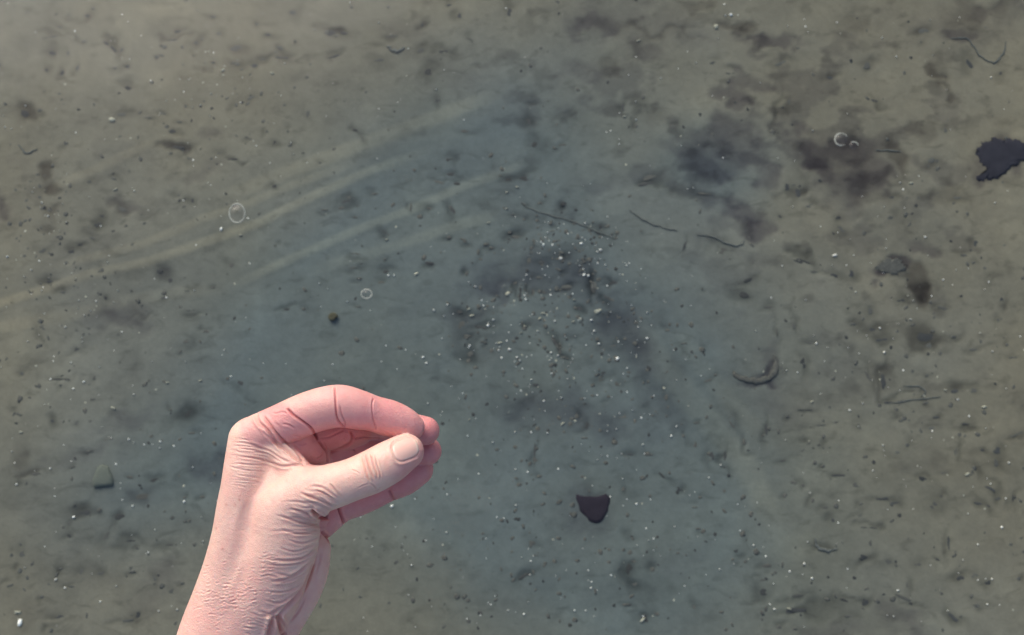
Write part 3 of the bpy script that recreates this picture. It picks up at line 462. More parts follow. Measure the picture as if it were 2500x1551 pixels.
for px, py, rx, ry, ang, mt, lab in ((2038, 624, 7.5, 3.8, -12, 0, 'brightest white shell piece, a small oblong bar right of centre'),
    (273, 293, 10, 6.5, 10, 1, 'pale yellowish oval shell at the upper left'), (540, 560, 3.5, 6, 10, 0, 'bright upright shell sliver below the oval ring bubble'),
    (1748, 66, 7, 8, 0, 1, 'pale blurred round shell near the top edge, in the dark silt'), (1240, 718, 7.5, 6, -40, 1, 'pale wedge of shell in the dark silt left of the white specks'),
    (49, 1520, 6, 10, 10, 0, 'white upright shell at the bottom left corner'), (44, 1495, 9, 2.5, -15, 1, 'thin pale sliver over the white shell at the bottom left corner'), (1784, 37, 5, 4.5, 0, 0, 'bright white chip beside the pale round shell at the top edge')):
    o = put('shell', (chips if mt == 0 else pchips)[int(px) % 4], px, py, rx, ry, ang, .004); tag(o, lab, 'shell')
# bubbles: a clear film dome with a pale rim, floating on the water
FILM = bpy.data.materials.new('bubble_film'); FILM.use_nodes = True; f_ = FILM.node_tree; f_.nodes.clear()
o_ = nd(f_, 'ShaderNodeOutputMaterial'); mx_ = nd(f_, 'ShaderNodeMixShader'); mx_.inputs[0].default_value = .03
t_ = nd(f_, 'ShaderNodeBsdfTransparent'); g_ = nd(f_, 'ShaderNodeBsdfGlossy'); g_.inputs['Roughness'].default_value = .3
f_.links.new(t_.outputs[0], mx_.inputs[1]); f_.links.new(g_.outputs[0], mx_.inputs[2]); f_.links.new(mx_.outputs[0], o_.inputs[0])
RIM = flat_material('bubble_rim', srgb(165, 170, 160), rough=.4, spec=.5, amp=.15)
def bubble(cx, cy, rx, ry, rad, label, a0=0, a1=360):
    c = on_plane(cx, cy, WZ); e = bpy.data.objects.new('bubble', None); COL.objects.link(e); e.location = c; tag(e, label, 'bubble')
    n = 36; full = a1 - a0 >= 360
    pts = [(cx + rx * math.cos(math.radians(a0 + (a1 - a0) * k / (n if full else n - 1))), cy + ry * math.sin(math.radians(a0 + (a1 - a0) * k / (n if full else n - 1)))) for k in range(n)]
    rr = [rad * (.8 + .5 * vnoise(np.array([k * .4]), np.array([cx]), 3)[0]) for k in range(n)]
    me_ = tube('rim', pts, rr, None, closed=full, plane=WZ, z=.0005) if full else tube('rim', pts[::5], rad, None, plane=WZ, z=.0005)
    me_.transform(Matrix.Translation(-Vector(c))); link('rim', me_, RIM, e)
    V = []; F4 = []; m = 24
    for i in range(6):
        th = i / 6 * math.pi / 2
        for k in range(m):
            a = 2 * math.pi * k / m; V.append((rx * MPP * .95 * math.cos(th) * math.cos(a), ry * MPP * .95 * math.cos(th) * math.sin(a), .001 + .35 * rx * MPP * math.sin(th)))
    for i in range(5):
        for k in range(m): F4.append((i * m + k, i * m + (k + 1) % m, (i + 1) * m + (k + 1) % m, (i + 1) * m + k))
    link('film', mesh_np('film', V, F4), FILM, e)
bubble(579, 521, 19, 23, 1.3, 'largest pale ring-shaped bubble, oval, on the drag trails at the left')
bubble(895, 718, 13, 11, 1.2, 'small round pale ring bubble above the hand')
bubble(2054, 341, 16, 15, 1.5, 'open crescent-shaped pale bubble beside the dark patches at right', 60, 330)
bubble(2083, 357, 12, 10, 1.5, 'short curved pale bubble just below the open crescent bubble', 240, 350)

# ------------------------------------------------------------------ the hand
UNIT = 0.0002                    # one frame unit at the hand's distance, in metres
DH = FPX                         # distance of the hand's reference plane in those units
def un(px, py, z):
    """traced position -> hand space (x right, y up, z towards the eye)"""
    k = (DH - z) / DH
    return np.array([(px - W / 2) * k, -(py - H / 2) * k, z])
def chain(nodes, n=3):
    P = catmull(np.array(nodes, float), n); out = []
    for px, py, z, r in P: out.append((*un(px, py, z), r * (DH - z) / DH))
    return np.array(out)
HAND = {
 'index_back': [(609,1072,-10,50),(610,1130,-6,60),(603,1190,0,62),(596,1240,-2,65),(594,1310,-12,75),(583,1390,-25,85),(564,1470,-35,94),(549,1550,-45,109),(532,1640,-55,118),(505,1780,-70,128),(470,1980,-90,138),(430,2250,-110,148)],
 'thumb_base': [(752,1203,44,59),(700,1240,36,70),(695,1310,20,84),(668,1390,0,88),(645,1443,-15,90),(612,1503,-30,90),(575,1580,-45,100)],
 'web': [(632,1068,-4,38),(645,1068,6,31),(672,1092,10,30),(697,1116,16,31),(728,1160,26,38),(745,1190,34,46)],
 'web_fill': [(640,1090,-30,45),(668,1140,-25,50),(690,1185,-5,55)],
 'middle_back': [(640,1085,-95,46),(640,1200,-100,58),(640,1330,-100,66),(610,1450,-100,80),(570,1570,-90,100)],
 'ring_back': [(690,1105,-175,44),(680,1220,-175,54),(670,1340,-160,62),(640,1450,-140,72)],
 'palm': [(672,1045,-22,48),(705,1062,-30,47),(738,1088,-46,45),(762,1112,-64,40),(765,1160,-110,44),(752,1230,-120,50),(750,1290,-125,46)],
 'heel': [(762,1342,-112,45),(753,1392,-112,49),(735,1440,-110,50),(712,1482,-105,50),(690,1530,-100,44),(650,1590,-95,50)],
 'index': [(620,1066,-10,50),(679,1041,0,51),(755,1008,5,52),(822,992,3,52.5),(868,999,-5,49),(912,1010,-20,43.5),(952,1022,-33,44.5),(985,1034,-42,40),(1005,1043,-48,32)],
 'middle': [(650,1085,-88,50),(750,1060,-86,49),(850,1050,-84,47),(897,1034,-96,41),(945,1034,-108,40),(1000,1045,-112,37),(1038,1052,-114,35)],
 'ring': [(690,1110,-138,48),(770,1108,-134,47),(866,1100,-130,47),(925,1090,-144,42),(980,1092,-160,39),(1020,1099,-168,36),(1044,1102,-166,34)],
 'little': [(745,1300,-130,44),(786,1272,-165,42),(828,1234,-205,43),(868,1220,-212,42),(905,1206,-214,40),(948,1188,-216,36.5),(985,1168,-212,42.5),(1018,1146,-208,40)],
 'thumb': [(752,1203,42,60),(812,1187,42,55),(860,1171,38,52),(905,1153,34,53.5),(948,1130,22,52.5),(978,1111,8,47),(992,1103,0,43)],
}
NAMES = list(HAND)
CH = {k: chain(v, 6 if k in ('index_back', 'thumb_base', 'thumb', 'index') else 3) for k, v in HAND.items()}
SEGK = {k: 5.0 for k in NAMES}
def chain_sdf(P, c):
    d = np.full(len(P), 300.0, np.float32)
    lo = (c[:, :3] - c[:, 3:]).min(0) - 60; hi = (c[:, :3] + c[:, 3:]).max(0) + 60
    m = np.all((P > lo) & (P < hi), 1); Q = P[m]
    if not len(Q): return d
    acc = np.full(len(Q), 300.0, np.float32)
    for i in range(len(c) - 1):
        a, b = c[i, :3], c[i + 1, :3]; ab = b - a; q = Q - a.astype(np.float32)
        t = np.clip((q @ ab.astype(np.float32)) / (ab @ ab), 0, 1)
        q = q - t[:, None] * ab.astype(np.float32)
        dd = np.sqrt(np.einsum('ij,ij->i', q, q)) - (c[i, 3] + t * (c[i + 1, 3] - c[i, 3]))
        acc = np.minimum(acc, dd)
    d[m] = acc; return d
def smin(a, b, k):
    h = np.clip(0.5 + 0.5 * (b - a) / k, 0, 1); return b * (1 - h) + a * h - k * h * (1 - h)
BODY = ['index_back', 'thumb_base', 'middle_back', 'ring_back', 'web', 'palm']
def hand_sdf(P, parts=False):
    P = P.astype(np.float32); D = {k: chain_sdf(P, CH[k]) for k in NAMES}
    acc = D['index_back']
    acc = smin(acc, D['thumb_base'], 26); acc = smin(acc, D['middle_back'], 24); acc = smin(acc, D['ring_back'], 30)
    acc = smin(acc, D['web_fill'], 16); acc = smin(acc, D['web'], 16)
    acc = smin(acc, D['palm'], 9)
    acc = smin(acc, D['heel'], 9)
    for k, kb, kt in (('ring', 22, 4), ('middle', 20, 4), ('little', 7, 3.5), ('index', 10, 3.0), ('thumb', 26, 3.0)):
        base = CH[k][0, :3].astype(np.float32); q = P - base; dist2 = np.einsum('ij,ij->i', q, q)
        sc = {'thumb': 95., 'index': 60.}.get(k, 70.)
        kk = kt + (kb - kt) * np.exp(-dist2 / sc ** 2)
        acc = smin(acc, D[k], kk)
    if parts: return acc, np.stack([D[k] for k in NAMES], 1)
    return acc
def surface_nets(f, lo, hi, h):
    g = [np.arange(lo[i], hi[i] + h, h, dtype=np.float32) for i in range(3)]; n = [len(x) for x in g]
    vol = np.empty(n, np.float32)
    yy, zz = np.meshgrid(g[1], g[2], indexing='ij'); yy = yy.ravel(); zz = zz.ravel()
    st = 16
    for i in range(0, n[0], st):
        xs = g[0][i:i + st]; P = np.empty((len(xs), len(yy), 3), np.float32); P[..., 0] = xs[:, None]; P[..., 1] = yy; P[..., 2] = zz
        vol[i:i + st] = f(P.reshape(-1, 3)).reshape(len(xs), n[1], n[2])
    ins = vol < 0
    cnt = np.zeros([k - 1 for k in n], np.uint8)
    for a in (0, 1):
        for b in (0, 1):
            for c in (0, 1): cnt += ins[a:n[0] - 1 + a, b:n[1] - 1 + b, c:n[2] - 1 + c]
    act = (cnt > 0) & (cnt < 8); I = np.argwhere(act); ids = np.full(act.shape, -1, np.int32); ids[act] = np.arange(len(I))
    acc = np.zeros((len(I), 3)); w = np.zeros(len(I))
    cor = [(a, b, c) for a in (0, 1) for b in (0, 1) for c in (0, 1)]
    val = {c: vol[I[:, 0] + c[0], I[:, 1] + c[1], I[:, 2] + c[2]] for c in cor}
    for c in cor:
        for ax in range(3):
            if c[ax] == 0:
                e = list(c); e[ax] = 1; e = tuple(e); va, vb = val[c], val[e]; m = (va < 0) != (vb < 0)
                t = np.where(m, va / np.where(m, va - vb, 1), 0); p = np.tile(np.array(c, float), (len(I), 1)); p[:, ax] = t
                acc[m] += p[m]; w[m] += 1
    V = (I + acc / w[:, None]) * h + np.array(lo)
    F = []
    for ax in range(3):
        u, v = [(1, 2), (2, 0), (0, 1)][ax]
        s0 = [slice(None)] * 3; s1 = [slice(None)] * 3; s0[ax] = slice(0, -1); s1[ax] = slice(1, None)
        a, b = ins[tuple(s0)], ins[tuple(s1)]; E = np.argwhere(a != b); E = E[(E[:, u] > 0) & (E[:, v] > 0)]
        flip = a[E[:, 0], E[:, 1], E[:, 2]]
        def cid(du, dv):
            q = E.copy(); q[:, u] -= du; q[:, v] -= dv; return ids[q[:, 0], q[:, 1], q[:, 2]]
        Q = np.stack([cid(1, 1), cid(0, 1), cid(0, 0), cid(1, 0)], 1)
        Q[~flip] = Q[~flip][:, ::-1]; F.append(Q)
    return V, np.vstack(F)
def catmull_clark_linear(V, F):
    E = np.vstack([F[:, [0, 1]], F[:, [1, 2]], F[:, [2, 3]], F[:, [3, 0]]]); E.sort(1)
    U, inv = np.unique(E[:, 0].astype(np.int64) * len(V) + E[:, 1], return_inverse=True)
    U0, U1 = U // len(V), U % len(V); em = (V[U0] + V[U1]) / 2; fm = V[F].mean(1); n = len(F)
    e = inv.reshape(4, n).T + len(V); c = np.arange(n) + len(V) + len(em)
    NV = np.vstack([V, em, fm]); NF = np.vstack([np.stack([F[:, i], e[:, i], c, e[:, i - 1]], 1) for i in range(4)])
    return NV, NF
def grad(P, f, e=1.0):
    g = np.empty_like(P)
    for i in range(3):
        d = np.zeros(3, np.float32); d[i] = e; g[:, i] = f(P + d) - f(P - d)
    return g / (np.linalg.norm(g, axis=1, keepdims=True) + 1e-9)
lo = np.array([-870., -1130., -330.]); hi = np.array([-150., -130., 150.])
HV, HF = surface_nets(hand_sdf, lo, hi, 4.0)
HV, HF = catmull_clark_linear(HV, HF)
HV = HV.astype(np.float32)
for _ in range(2):
    N = grad(HV, hand_sdf, 1.5); HV -= N * hand_sdf(HV)[:, None]
_E = np.vstack([HF[:, [0, 1]], HF[:, [1, 2]], HF[:, [2, 3]], HF[:, [3, 0]]]); _D = np.bincount(_E.ravel(), minlength=len(HV)).astype(float)
for _ in range(5):
    for ax in range(3):
        a_ = HV[:, ax]; HV[:, ax] = .4 * a_ + .6 * (np.bincount(_E[:, 0], a_[_E[:, 1]], len(a_)) + np.bincount(_E[:, 1], a_[_E[:, 0]], len(a_))) / _D
_, DP = hand_sdf(HV, True); PART = DP.argmin(1)
eye = np.array([0, 0, DH], np.float32)
def project(V):
    k = DH / (DH - V[:, 2]); return V[:, 0] * k + W / 2, H / 2 - V[:, 1] * k
hx, hy = project(HV)
view = eye - HV; view /= np.linalg.norm(view, axis=1, keepdims=True)
facing = np.clip(np.einsum('ij,ij->i', N, view) * 3 + .3, 0, 1)
def pin(*names): return np.isin(PART, [NAMES.index(n) for n in names])
A_ = lambda L: [(400 + a / 2.322, 900 + b / 2.322) for a, b in L]         # coordinates of the enlarged view of the hand
B2 = lambda L: [(640 + a / 3.978, 920 + b / 3.978) for a, b in L]         # fingers
C3 = lambda L: [(400 + a / 4.308, 1200 + b / 4.308) for a, b in L]        # wrist
disp = np.zeros(len(HV)); redden = np.zeros(len(HV))
def crease(pts, wd, dp, parts, bulge=.35, ends=.18, red=.5, fade=True):
    global disp
    xs = [p[0] for p in pts]; ys = [p[1] for p in pts]; m = 5 * wd + 4
    s = (hx > min(xs) - m) & (hx < max(xs) + m) & (hy > min(ys) - m) & (hy < max(ys) + m) & (facing > 0)
    if parts: s &= pin(*parts)
    if not s.any(): return
    d, t = seg_dist(hx[s], hy[s], catmull([(a, b) for a, b in pts], 4) if len(pts) > 2 else pts)
    e = np.clip(np.minimum(t, 1 - t) / ends, 0, 1) if fade else np.ones_like(t)
    e = e * e * (3 - 2 * e) if fade else e
    k = np.exp(-(d / wd) ** 2); b = np.exp(-((d - 2.1 * wd) / (1.2 * wd)) ** 2)
    if not fade: pass
    disp[s] += (-dp * k + bulge * dp * b) * e * facing[s]; redden[s] = np.maximum(redden[s], red * k * e)
TH = ('thumb', 'thumb_base'); BK = ('index_back', 'thumb_base', 'web', 'web_fill', 'thumb', 'middle_back', 'palm', 'index')
# flexion creases of the index finger
crease(B2([(706,95),(712,200),(716,300),(728,400),(760,455),(805,497)]), 2.0, 5.0, ('index',), .12, .04, 1.2)
crease(B2([(755,275),(775,370),(803,440),(808,490)]), 1.7, 2.2, ('index',), .2, .1, .8)
crease(B2([(1085,205),(1070,260),(1072,350),(1085,440),(1110,520)]), 1.9, 2.2, ('index',), .2, .06, .8)
crease(B2([(1580,420),(1585,480),(1560,560)]), 2.2, 2.0, ('index',), .3, .1, .5)
# base of the index and fold of the palm
crease(B2([(235,300),(300,370),(400,440),(475,500),(530,590),(545,625)]), 2.6, 8.0, None, .12, .08, 1.2)
crease(B2([(545,625),(590,680),(630,740),(640,835)]), 2.6, 6.0, ('palm', 'middle', 'web', 'ring', 'middle_back'), .15, .06, 1.2)
crease(B2([(540,600),(640,590),(720,550),(800,515)]), 2.2, 2.5, ('index', 'middle'), .2, .1, .6)
crease(B2([(855,520),(880,590),(850,650),(760,700),(650,735)]), 2.8, 4.5, ('middle', 'ring'), .25, .06, .8)
crease(B2([(880,560),(905,600),(1000,590),(1160,600)]), 2.2, 3.0, ('middle', 'ring'), .2, .1, .7)
crease(B2([(850,655),(880,690),(910,740)]), 2.2, 3.0, ('ring',), .3, .1, .6)
# little finger and heel of the hand
crease(A_([(1275,690),(1290,720),(1312,760)]), 3.0, 5.0, ('little',), .2, .05, .8)
crease(A_([(985,780),(1005,830),(1028,890)]), 3.2, 9.0, ('little',), .15, .05, 1.2, False)
crease(A_([(900,930),(925,955),(960,1005)]), 3.2, 9.0, ('little','heel','palm'), .15, .05, 1.2, False)
# step where the fold of skin between thumb and finger stands over the palm
crease(A_([(560,262),(620,345),(680,410),(740,465),(800,540)]), 3.0, 6.0, ('palm','web','index','index_back','thumb_base'), .3, .12, .7)
# lines on the pink palm
for L, d_ in (([(180,455),(260,470),(330,510)],2),([(280,570),(340,578),(395,590)],2),([(170,360),(200,345),(250,360)],1.2),([(110,440),(160,470),(200,520)],1.2),([(330,650),(390,665),(450,640)],1.0),([(520,800),(560,780),(600,740)],1.6),([(590,620),(620,680),(625,760)],1.4),([(90,350),(150,355),(200,330)],1.2)):
    crease(B2(L), 2.2, d_, None, .4, .3, .5)
# web of skin between thumb and index: three long folds
crease(A_([(515,245),(540,310),(590,350),(640,420),(700,470),(760,520),(815,548)]), 3.6, 5.5, BK, .55, .12, .25)
crease(A_([(545,320),(575,370),(620,410),(680,480),(745,530)]), 2.6, 2.6, BK, .5, .25, .2)
crease(A_([(455,420),(530,445),(600,470),(660,510),(740,545)]), 2.6, 3.2, BK, .5, .25, .2)
crease(A_([(500,470),(580,480),(640,515),(700,545)]), 2.4, 2.2, BK, .5, .3, .2)
crease(A_([(420,500),(500,505),(580,525),(660,552),(740,556)]), 2.6, 2.6, BK, .5, .3, .15)
crease(A_([(560,200),(530,250),(560,330)]), 2.2, 1.4, BK, .5, .3, .1)
crease(A_([(660,560),(720,550),(800,548),(930,540)]), 3.0, 3.0, BK, .3, .2, .2)
r3 = random.Random(3)
for k in range(26):   # fine cross lines on the side of the knuckle
    y = 395 + k * 10.5 + r3.uniform(-4, 4); x0 = 362 + r3.uniform(0, 60); ln = r3.uniform(60, 230)
    crease(A_([(x0, y), (x0 + ln * .5, y + r3.uniform(2, 12)), (x0 + ln, y + r3.uniform(8, 26))]), 1.7, r3.uniform(.5, 1.3), BK, .5, .35, .15)
# wrinkles fanning out behind the thumb's joint
for k in range(20):
    t = k / 19; x1 = 1010 - 110 * t + r3.uniform(-18, 12); y1 = 745 + 190 * t + r3.uniform(-6, 6); ln = r3.uniform(150, 330)
    sl_ = .52 - .55 * t
    crease(A_([(x1 - ln, y1 - ln * sl_ * .72 + 6), (x1 - ln * .6, y1 - ln * sl_ * .62), (x1 - ln * .25, y1 - ln * sl_ * .22 + 3), (x1, y1)]), r3.uniform(1.8, 3.2), r3.uniform(.8, 2.6), BK, .5, .35, .2)
crease(A_([(830,795),(870,828),(910,845),(955,828)]), 4.2, 13.0, BK, .5, .2, .8)
crease(A_([(760,700),(850,735),(930,770),(985,790)]), 2.8, 4.2, BK, .6, .25, .3)
crease(A_([(700,790),(790,815),(860,850),(930,850)]), 2.8, 3.6, BK, .6, .25, .3)
crease(A_([(860,690),(930,720),(980,760)]), 2.5, 3.6, BK, .6, .3, .2)
crease(A_([(930,640),(970,690),(1015,740)]), 2.5, 2.4, BK, .6, .3, .2)
# long curved folds down the ball of the thumb to the wrist
for L, wd, d_ in (([(620,830),(700,850),(800,880),(880,880),(925,860)],2.6,3.2),([(650,905),(740,935),(820,930),(900,900)],2.4,2.6),([(690,965),(780,990),(850,975),(900,940)],2.3,2.2),([(640,1010),(740,1035),(830,1010),(885,965)],2.3,2.2),
    ([(600,1080),(700,1085),(790,1070),(850,1030),(880,990)],2.8,4.4),([(570,1110),(680,1120),(780,1105),(850,1060)],2.2,2.6),([(620,1160),(720,1170),(790,1130),(860,1070)],2.6,3.2),([(590,1210),(690,1200),(760,1160),(830,1100)],3.2,5.2),
    ([(640,1215),(720,1205),(800,1150),(840,1090)],2.3,3.0),([(560,1260),(660,1270),(740,1250),(800,1200)],2.4,2.4),([(560,1310),(640,1330),(700,1310),(780,1240)],2.6,2.8),([(520,1370),(600,1390),(650,1365),(720,1320),(780,1260)],3.4,5.6),
    ([(545,1180),(600,1175),(660,1190)],2.0,2.0),([(480,1385),(560,1400),(620,1385)],2.4,2.6)):
    crease(A_([(a + r3.uniform(-5, 5), b_ + r3.uniform(-6, 6)) for a, b_ in L]), wd, d_ * .8, None, .5, .25, .3)
# tendon and hollow at the wrist
crease(A_([(585,1560),(600,1480),(620,1410),(632,1385)]), 5.0, 10.0, None, .5, .2, .3)
crease(A_([(690,1560),(665,1480),(645,1420),(638,1385)]), 5.0, 12.0, None, .5, .2, .7)
crease(A_([(700,1500),(680,1450),(655,1400),(720,1330),(800,1230),(850,1090)]), 4.0, 7.0, None, .3, .1, .6)
crease(A_([(700,1450),(760,1380),(800,1300)]), 2.6, 2.0, ('heel',), .5, .3, .3)
crease(A_([(850,1180),(880,1100),(890,1020)]), 3.0, 1.6, ('heel',), .5, .3, .3)
# short scaly lines over the forearm
for k in range(150):
    x = r3.gauss(360, 120); y = r3.gauss(1290, 75); ln = r3.uniform(14, 44)
    crease(A_([(x, y), (x + ln * .5, y + r3.uniform(-3, 5)), (x + ln, y + r3.uniform(-8, 3))]), 1.7, r3.uniform(.6, 1.4), BK, .6, .4, .25)
for k in range(26):
    x = r3.uniform(520, 620); y = r3.uniform(1040, 1160); ln = r3.uniform(20, 60)
    crease(A_([(x, y), (x + ln * .5, y + 3), (x + ln, y - 2)]), 1.7, r3.uniform(.6, 1.3), BK, .6, .4, .25)
for k in range(24):
    x = r3.uniform(440, 600); y = r3.uniform(1390, 1500); ln = r3.uniform(40, 100)
    crease(A_([(x, y), (x + ln * .5, y + 5), (x + ln, y + 16)]), 1.9, r3.uniform(.7, 1.7), BK, .6, .4, .25)
# knuckle folds of the thumb
for L, wd, d_ in (([(975,745),(990,850),(1020,960),(1055,1040)],2.2,3.4),([(1010,735),(1030,830),(1060,930),(1100,1010)],2.2,3.6),([(1060,740),(1080,830),(1110,930),(1125,1000)],2.2,3.0),([(1095,770),(1120,860),(1145,950),(1150,1010)],2.0,2.2),([(1150,1075),(1130,1100),(1090,1110)],1.8,1.4),([(1040,1030),(1080,1060),(1120,1100)],1.8,1.6),
    ([(860,900),(920,925),(950,950)],1.6,1.0),([(930,1080),(1000,1050),(1040,1040)],1.6,.8)):
    crease(B2(L), wd, d_, ('thumb',), .8, .2, .3)
# groove around the nail
NA = np.array([.93, -.36]); NA /= np.linalg.norm(NA); NB = np.array([-NA[1], NA[0]]); NC = np.array([990.5, 1096.5])
NL, NWD = 31.0, 25.5
def nail_rim(t, grow=1.0):
    c, s = math.cos(t), math.sin(t); e = .62 if c > 0 else .5
    u = math.copysign(abs(c) ** e, c) * NL * grow; v = math.copysign(abs(s) ** .72, s) * NWD * grow
    return NC + NA * u + NB * v
rim = [tuple(nail_rim(2 * math.pi * k / 40, 1.06)) for k in range(41)]
d_, t_ = seg_dist(hx, hy, rim); sN = pin('thumb') & (facing > 0) & (d_ < 20)
inside = (((hx - NC[0]) * NA[0] + (hy - NC[1]) * NA[1]) / NL) ** 4 + (((hx - NC[0]) * NB[0] + (hy - NC[1]) * NB[1]) / NWD) ** 4 < 1
cut = ((hx - NC[0]) * NA[0] + (hy - NC[1]) * NA[1]) < 20      # the free edge has no fold
disp[sN] += np.where(inside[sN], -2.2, (-1.2 * np.exp(-(d_[sN] / 2.2) ** 2) + 2.4 * np.exp(-((d_[sN] - 5.5) / 4.0) ** 2)) * cut[sN])
# flattened pads, slight unevenness, veins and tendons
disp += 1.6 * fbm(hx * .012, hy * .012, 3, 91) * facing
disp += 0.3 * fbm(hx * .06 + 9, hy * .06, 3, 92) * facing
for L, wd, h_ in (([(470,1000),(440,1120),(380,1260),(330,1400)],9,1.6),([(430,640),(440,760),(400,900),(390,1040)],10,1.4),([(560,640),(520,800),(500,960)],9,1.0)):
    crease(A_(L), wd, -h_, BK, 0, .3, 0)
HV0 = HV.copy()
HV = HV + N * disp[:, None].astype(np.float32)

# skin colouring: beige back of the hand, pinker palm side and fingertips, redder in the creases, shade painted onto the far fingers
beige = srgb(237, 195, 180); pink = srgb(226, 160, 158); rose = srgb(203, 124, 127); arm = srgb(237, 189, 176)
kp = np.zeros(len(HV))
def region(cx, cy, rx, ry, ang=0):
    a = math.radians(ang); u = (hx - cx) * math.cos(a) + (hy - cy) * math.sin(a); v = -(hx - cx) * math.sin(a) + (hy - cy) * math.cos(a)
    return np.exp(-((u / rx) ** 2 + (v / ry) ** 2) ** 1.5)
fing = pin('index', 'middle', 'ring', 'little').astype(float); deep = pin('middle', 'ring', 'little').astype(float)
mixp = np.clip(fing * (.35 + .65 * np.clip((hx - 690) / 230, 0, 1)) + fing * .3 * np.clip((hy - 1000) / 50, 0, 1) + deep * .5, 0, 1)
mixp = np.maximum(mixp, .9 * pin('palm').astype(float)); lineside = (hx - 624) * .72 - (hy - 1003) * .69; mixp = np.maximum(mixp, .9 * pin('index', 'web', 'palm', 'index_back') * (lineside > 4) * (hx < 790) * (hy > 1040 - (790 - hx) * .55)); mixp = np.maximum(mixp, .22 * pin('heel'))
# soften the borders between regions by a few rounds of averaging along the mesh edges
Ed = np.vstack([HF[:, [0, 1]], HF[:, [1, 2]], HF[:, [2, 3]], HF[:, [3, 0]]])
deg = np.bincount(Ed.ravel(), minlength=len(HV)).astype(float)
def smooth_attr(a, n):
    for _ in range(n):
        s = np.bincount(Ed[:, 0], a[Ed[:, 1]], len(a)) + np.bincount(Ed[:, 1], a[Ed[:, 0]], len(a)); a = s / deg
    return a
mixp = smooth_attr(mixp, 14)
tipr = pin('thumb') * np.clip(region(1010, 1150, 60, 34, -30) + region(1035, 1100, 14, 40), 0, 1) * .8
tipr = smooth_attr(tipr, 3)
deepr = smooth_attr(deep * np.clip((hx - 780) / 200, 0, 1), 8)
Cc = beige[None] * (1 - mixp[:, None]) + pink[None] * mixp[:, None]
Cc = Cc * (1 - deepr[:, None] * .45) + rose[None] * deepr[:, None] * .45  # shade on the three far fingers, mixed into their skin as rose
Cc = Cc * (1 - tipr[:, None]) + pink[None] * tipr[:, None]
ka = np.clip((hy - 1330) / 160, 0, 1)[:, None] * (1 - mixp[:, None]); Cc = Cc * (1 - ka) + arm[None] * ka
blot = fbm(hx * .018, hy * .018, 4, 15) + .55 * fbm(hx * .09, hy * .09, 3, 25)
Cc = Cc * (1 + np.stack([.12 * blot, .30 * blot, .26 * blot], 1))
Cc = Cc * (1 - np.stack([.20 * redden, .40 * redden, .36 * redden], 1))
for fx, fy, fr in ((574,1232,2),(584,1220,3),(587,1209,2),(552,1233,3),(543,1340,3),(586,1221,2),(692,1320,2),(528,1290,2)):
    kf = np.exp(-((hx - fx) ** 2 + (hy - fy) ** 2) / fr ** 2) * (facing > 0); Cc = Cc * (1 - kf[:, None] * np.array([.18, .34, .36]))

# carry the open end of the forearm on to the elbow, outside the picture
_e = np.sort(np.vstack([HF[:, [0, 1]], HF[:, [1, 2]], HF[:, [2, 3]], HF[:, [3, 0]]]), 1); _u, _c = np.unique(_e, axis=0, return_counts=True); _bd = _u[_c == 1]
nb = {}
for a, b_ in _bd: nb.setdefault(int(a), []).append(int(b_)); nb.setdefault(int(b_), []).append(int(a))
loops = []; seen = set()
for st in nb:
    if st in seen: continue
    lp = [st]; seen.add(st); cur = st
    while True:
        nx = [q for q in nb[cur] if q not in seen]
        if not nx: break
        cur = nx[0]; seen.add(cur); lp.append(cur)
    loops.append(lp)
lp = max(loops, key=len); L0 = HV[lp]; c0 = L0.mean(0); nl = len(lp)
ar = sum(L0[i][0] * L0[(i + 1) % nl][2] - L0[(i + 1) % nl][0] * L0[i][2] for i in range(nl))
if ar < 0: lp = lp[::-1]; L0 = HV[lp]
prev = list(lp); newV = []; newF = []; nV = len(HV); dirv = np.array([-.30, -1, -.08])
for i, (dd, sc) in enumerate([(60, 1.01), (150, 1.04), (280, 1.10), (430, 1.16), (600, 1.2), (800, 1.2), (1000, 1.12), (1090, 1.0), (1140, .75), (1165, .4), (1172, .05)]):
    P_ = c0 + dirv * dd + (L0 - c0) * np.array([sc, 1 if dd < 300 else .6, sc]); ids_ = list(range(nV + len(newV), nV + len(newV) + nl)); newV += list(P_)
    for k in range(nl): newF.append((prev[k], prev[(k + 1) % nl], ids_[(k + 1) % nl], ids_[k]))
    prev = ids_
HV = np.vstack([HV, np.array(newV)]); HF = np.vstack([HF, np.array(newF)]); Cc = np.vstack([Cc, np.tile(arm, (len(newV), 1))])
print('arm loop', nl, len(loops))

def hand_world(V):
    V = V * UNIT; return CAM + V[:, :1] * R_ + V[:, 1:2] * U_ + (V[:, 2:] - DH * UNIT) * B_
SK, nt, b = newmat('skin')
at_ = nd(nt, 'ShaderNodeAttribute', attribute_name='tone'); nt.links.new(at_.outputs['Color'], b.inputs['Base Color'])
b.inputs['Roughness'].default_value = .46; b.inputs['Specular IOR Level'].default_value = .45
b.inputs['Subsurface Weight'].default_value = .35; b.inputs['Subsurface Radius'].default_value = (1, .32, .18); b.inputs['Subsurface Scale'].default_value = .0035
tc = nd(nt, 'ShaderNodeTexCoord'); vo = nd(nt, 'ShaderNodeTexVoronoi'); vo.inputs['Scale'].default_value = 900; vo.feature = 'DISTANCE_TO_EDGE'
no = nd(nt, 'ShaderNodeTexNoise'); no.inputs['Scale'].default_value = 420; no.inputs['Detail'].default_value = 4
nt.links.new(tc.outputs['Object'], vo.inputs['Vector']); nt.links.new(tc.outputs['Object'], no.inputs['Vector'])
ad = nd(nt, 'ShaderNodeMath', operation='ADD'); nt.links.new(vo.outputs[0], ad.inputs[0]); nt.links.new(no.outputs[0], ad.inputs[1])
bp = nd(nt, 'ShaderNodeBump'); bp.inputs['Strength'].default_value = .45; bp.inputs['Distance'].default_value = .0005
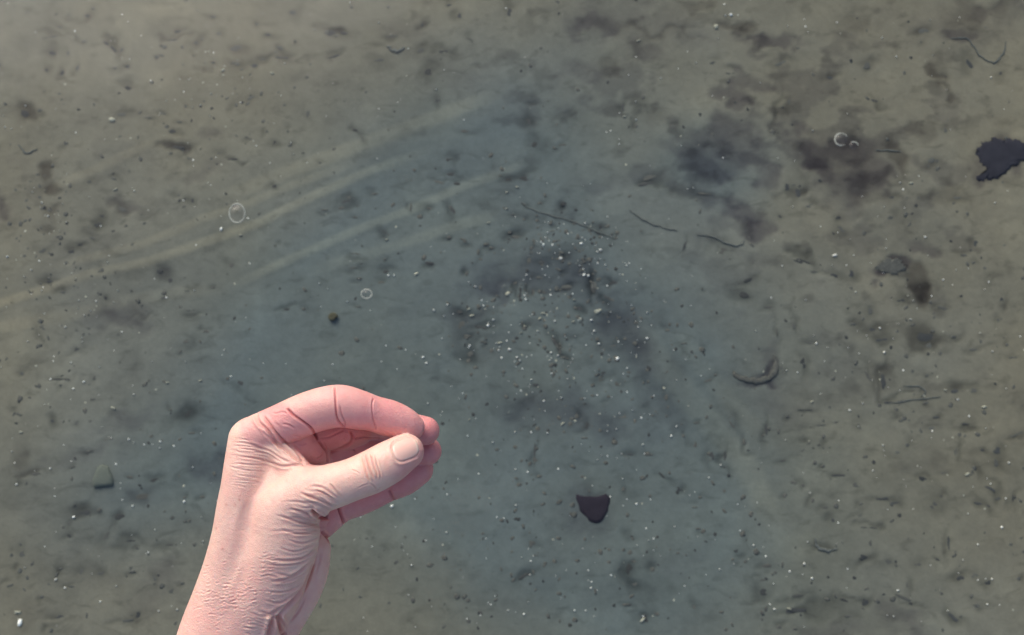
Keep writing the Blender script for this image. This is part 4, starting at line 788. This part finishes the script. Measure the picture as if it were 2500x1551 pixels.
nt.links.new(ad.outputs[0], bp.inputs['Height']); nt.links.new(bp.outputs[0], b.inputs['Normal'])
base = hand_world(un(560, 1640, -60)[None])[0]
me = mesh_np('person', hand_world(HV) - base, HF); color_attr(me, Cc)
person = tag(link('person', me, SK, loc=base), "bare left forearm and hand over the water, thumb pinched against bent fingertips", 'person')
# thumbnail: a thin curved plate laid on the thumb's surface
NM, nt, b = newmat('nail'); tcn = nd(nt, 'ShaderNodeAttribute', attribute_name='tone'); nt.links.new(tcn.outputs['Color'], b.inputs['Base Color'])
b.inputs['Roughness'].default_value = .24; b.inputs['Specular IOR Level'].default_value = .5
b.inputs['Subsurface Weight'].default_value = .3; b.inputs['Subsurface Radius'].default_value = (1, .4, .3); b.inputs['Subsurface Scale'].default_value = .002
nr, na_ = 14, 48; PV = []; UV = []
for i in range(nr + 1):
    for k in range(na_):
        q = nail_rim(2 * math.pi * k / na_); q = NC + (q - NC) * (i / nr); PV.append(q); UV.append(((q - NC) @ NA / NL, (q - NC) @ NB / NWD, i / nr))
PV = np.array(PV); UV = np.array(UV)
ray = np.stack([(PV[:, 0] - W / 2) / DH, -(PV[:, 1] - H / 2) / DH, -np.ones(len(PV))], 1); t = np.full(len(PV), DH - 90.0)
for _ in range(40): t += chain_sdf((eye + ray * t[:, None]).astype(np.float32), CH['thumb']) * .9
NP = (eye + ray * t[:, None]).astype(np.float32); NN = grad(NP, lambda q: chain_sdf(q, CH['thumb']), 1.5)
off = .4 + 1.3 * (1 - UV[:, 1] ** 2 * .8) + .9 * np.clip(UV[:, 0], 0, 1) ** 2
off[-na_:] -= 2.6
NP = NP + NN * off[:, None]
F4 = []
for i in range(nr):
    for k in range(na_):
        a, b2 = i * na_ + k, i * na_ + (k + 1) % na_
        F4.append((a, a + na_, b2 + na_, b2))
NCOL = srgb(238, 196, 182)[None] * np.ones((len(PV), 1)); kk = np.clip((UV[:, 0] - .72) * 8, 0, 1)[:, None]
NCOL = NCOL * (1 - kk * .8) + srgb(240, 216, 200)[None] * kk * .8
lu = np.clip((-.72 - UV[:, 0]) * 6, 0, 1)[:, None] * .5; NCOL = NCOL * (1 - lu) + srgb(240, 214, 202)[None] * lu
mn = mesh_np('nail', hand_world(NP) - base, F4); color_attr(mn, NCOL)
link('nail', mn, NM, person)
print('hand verts', len(HV), 'faces', len(HF))
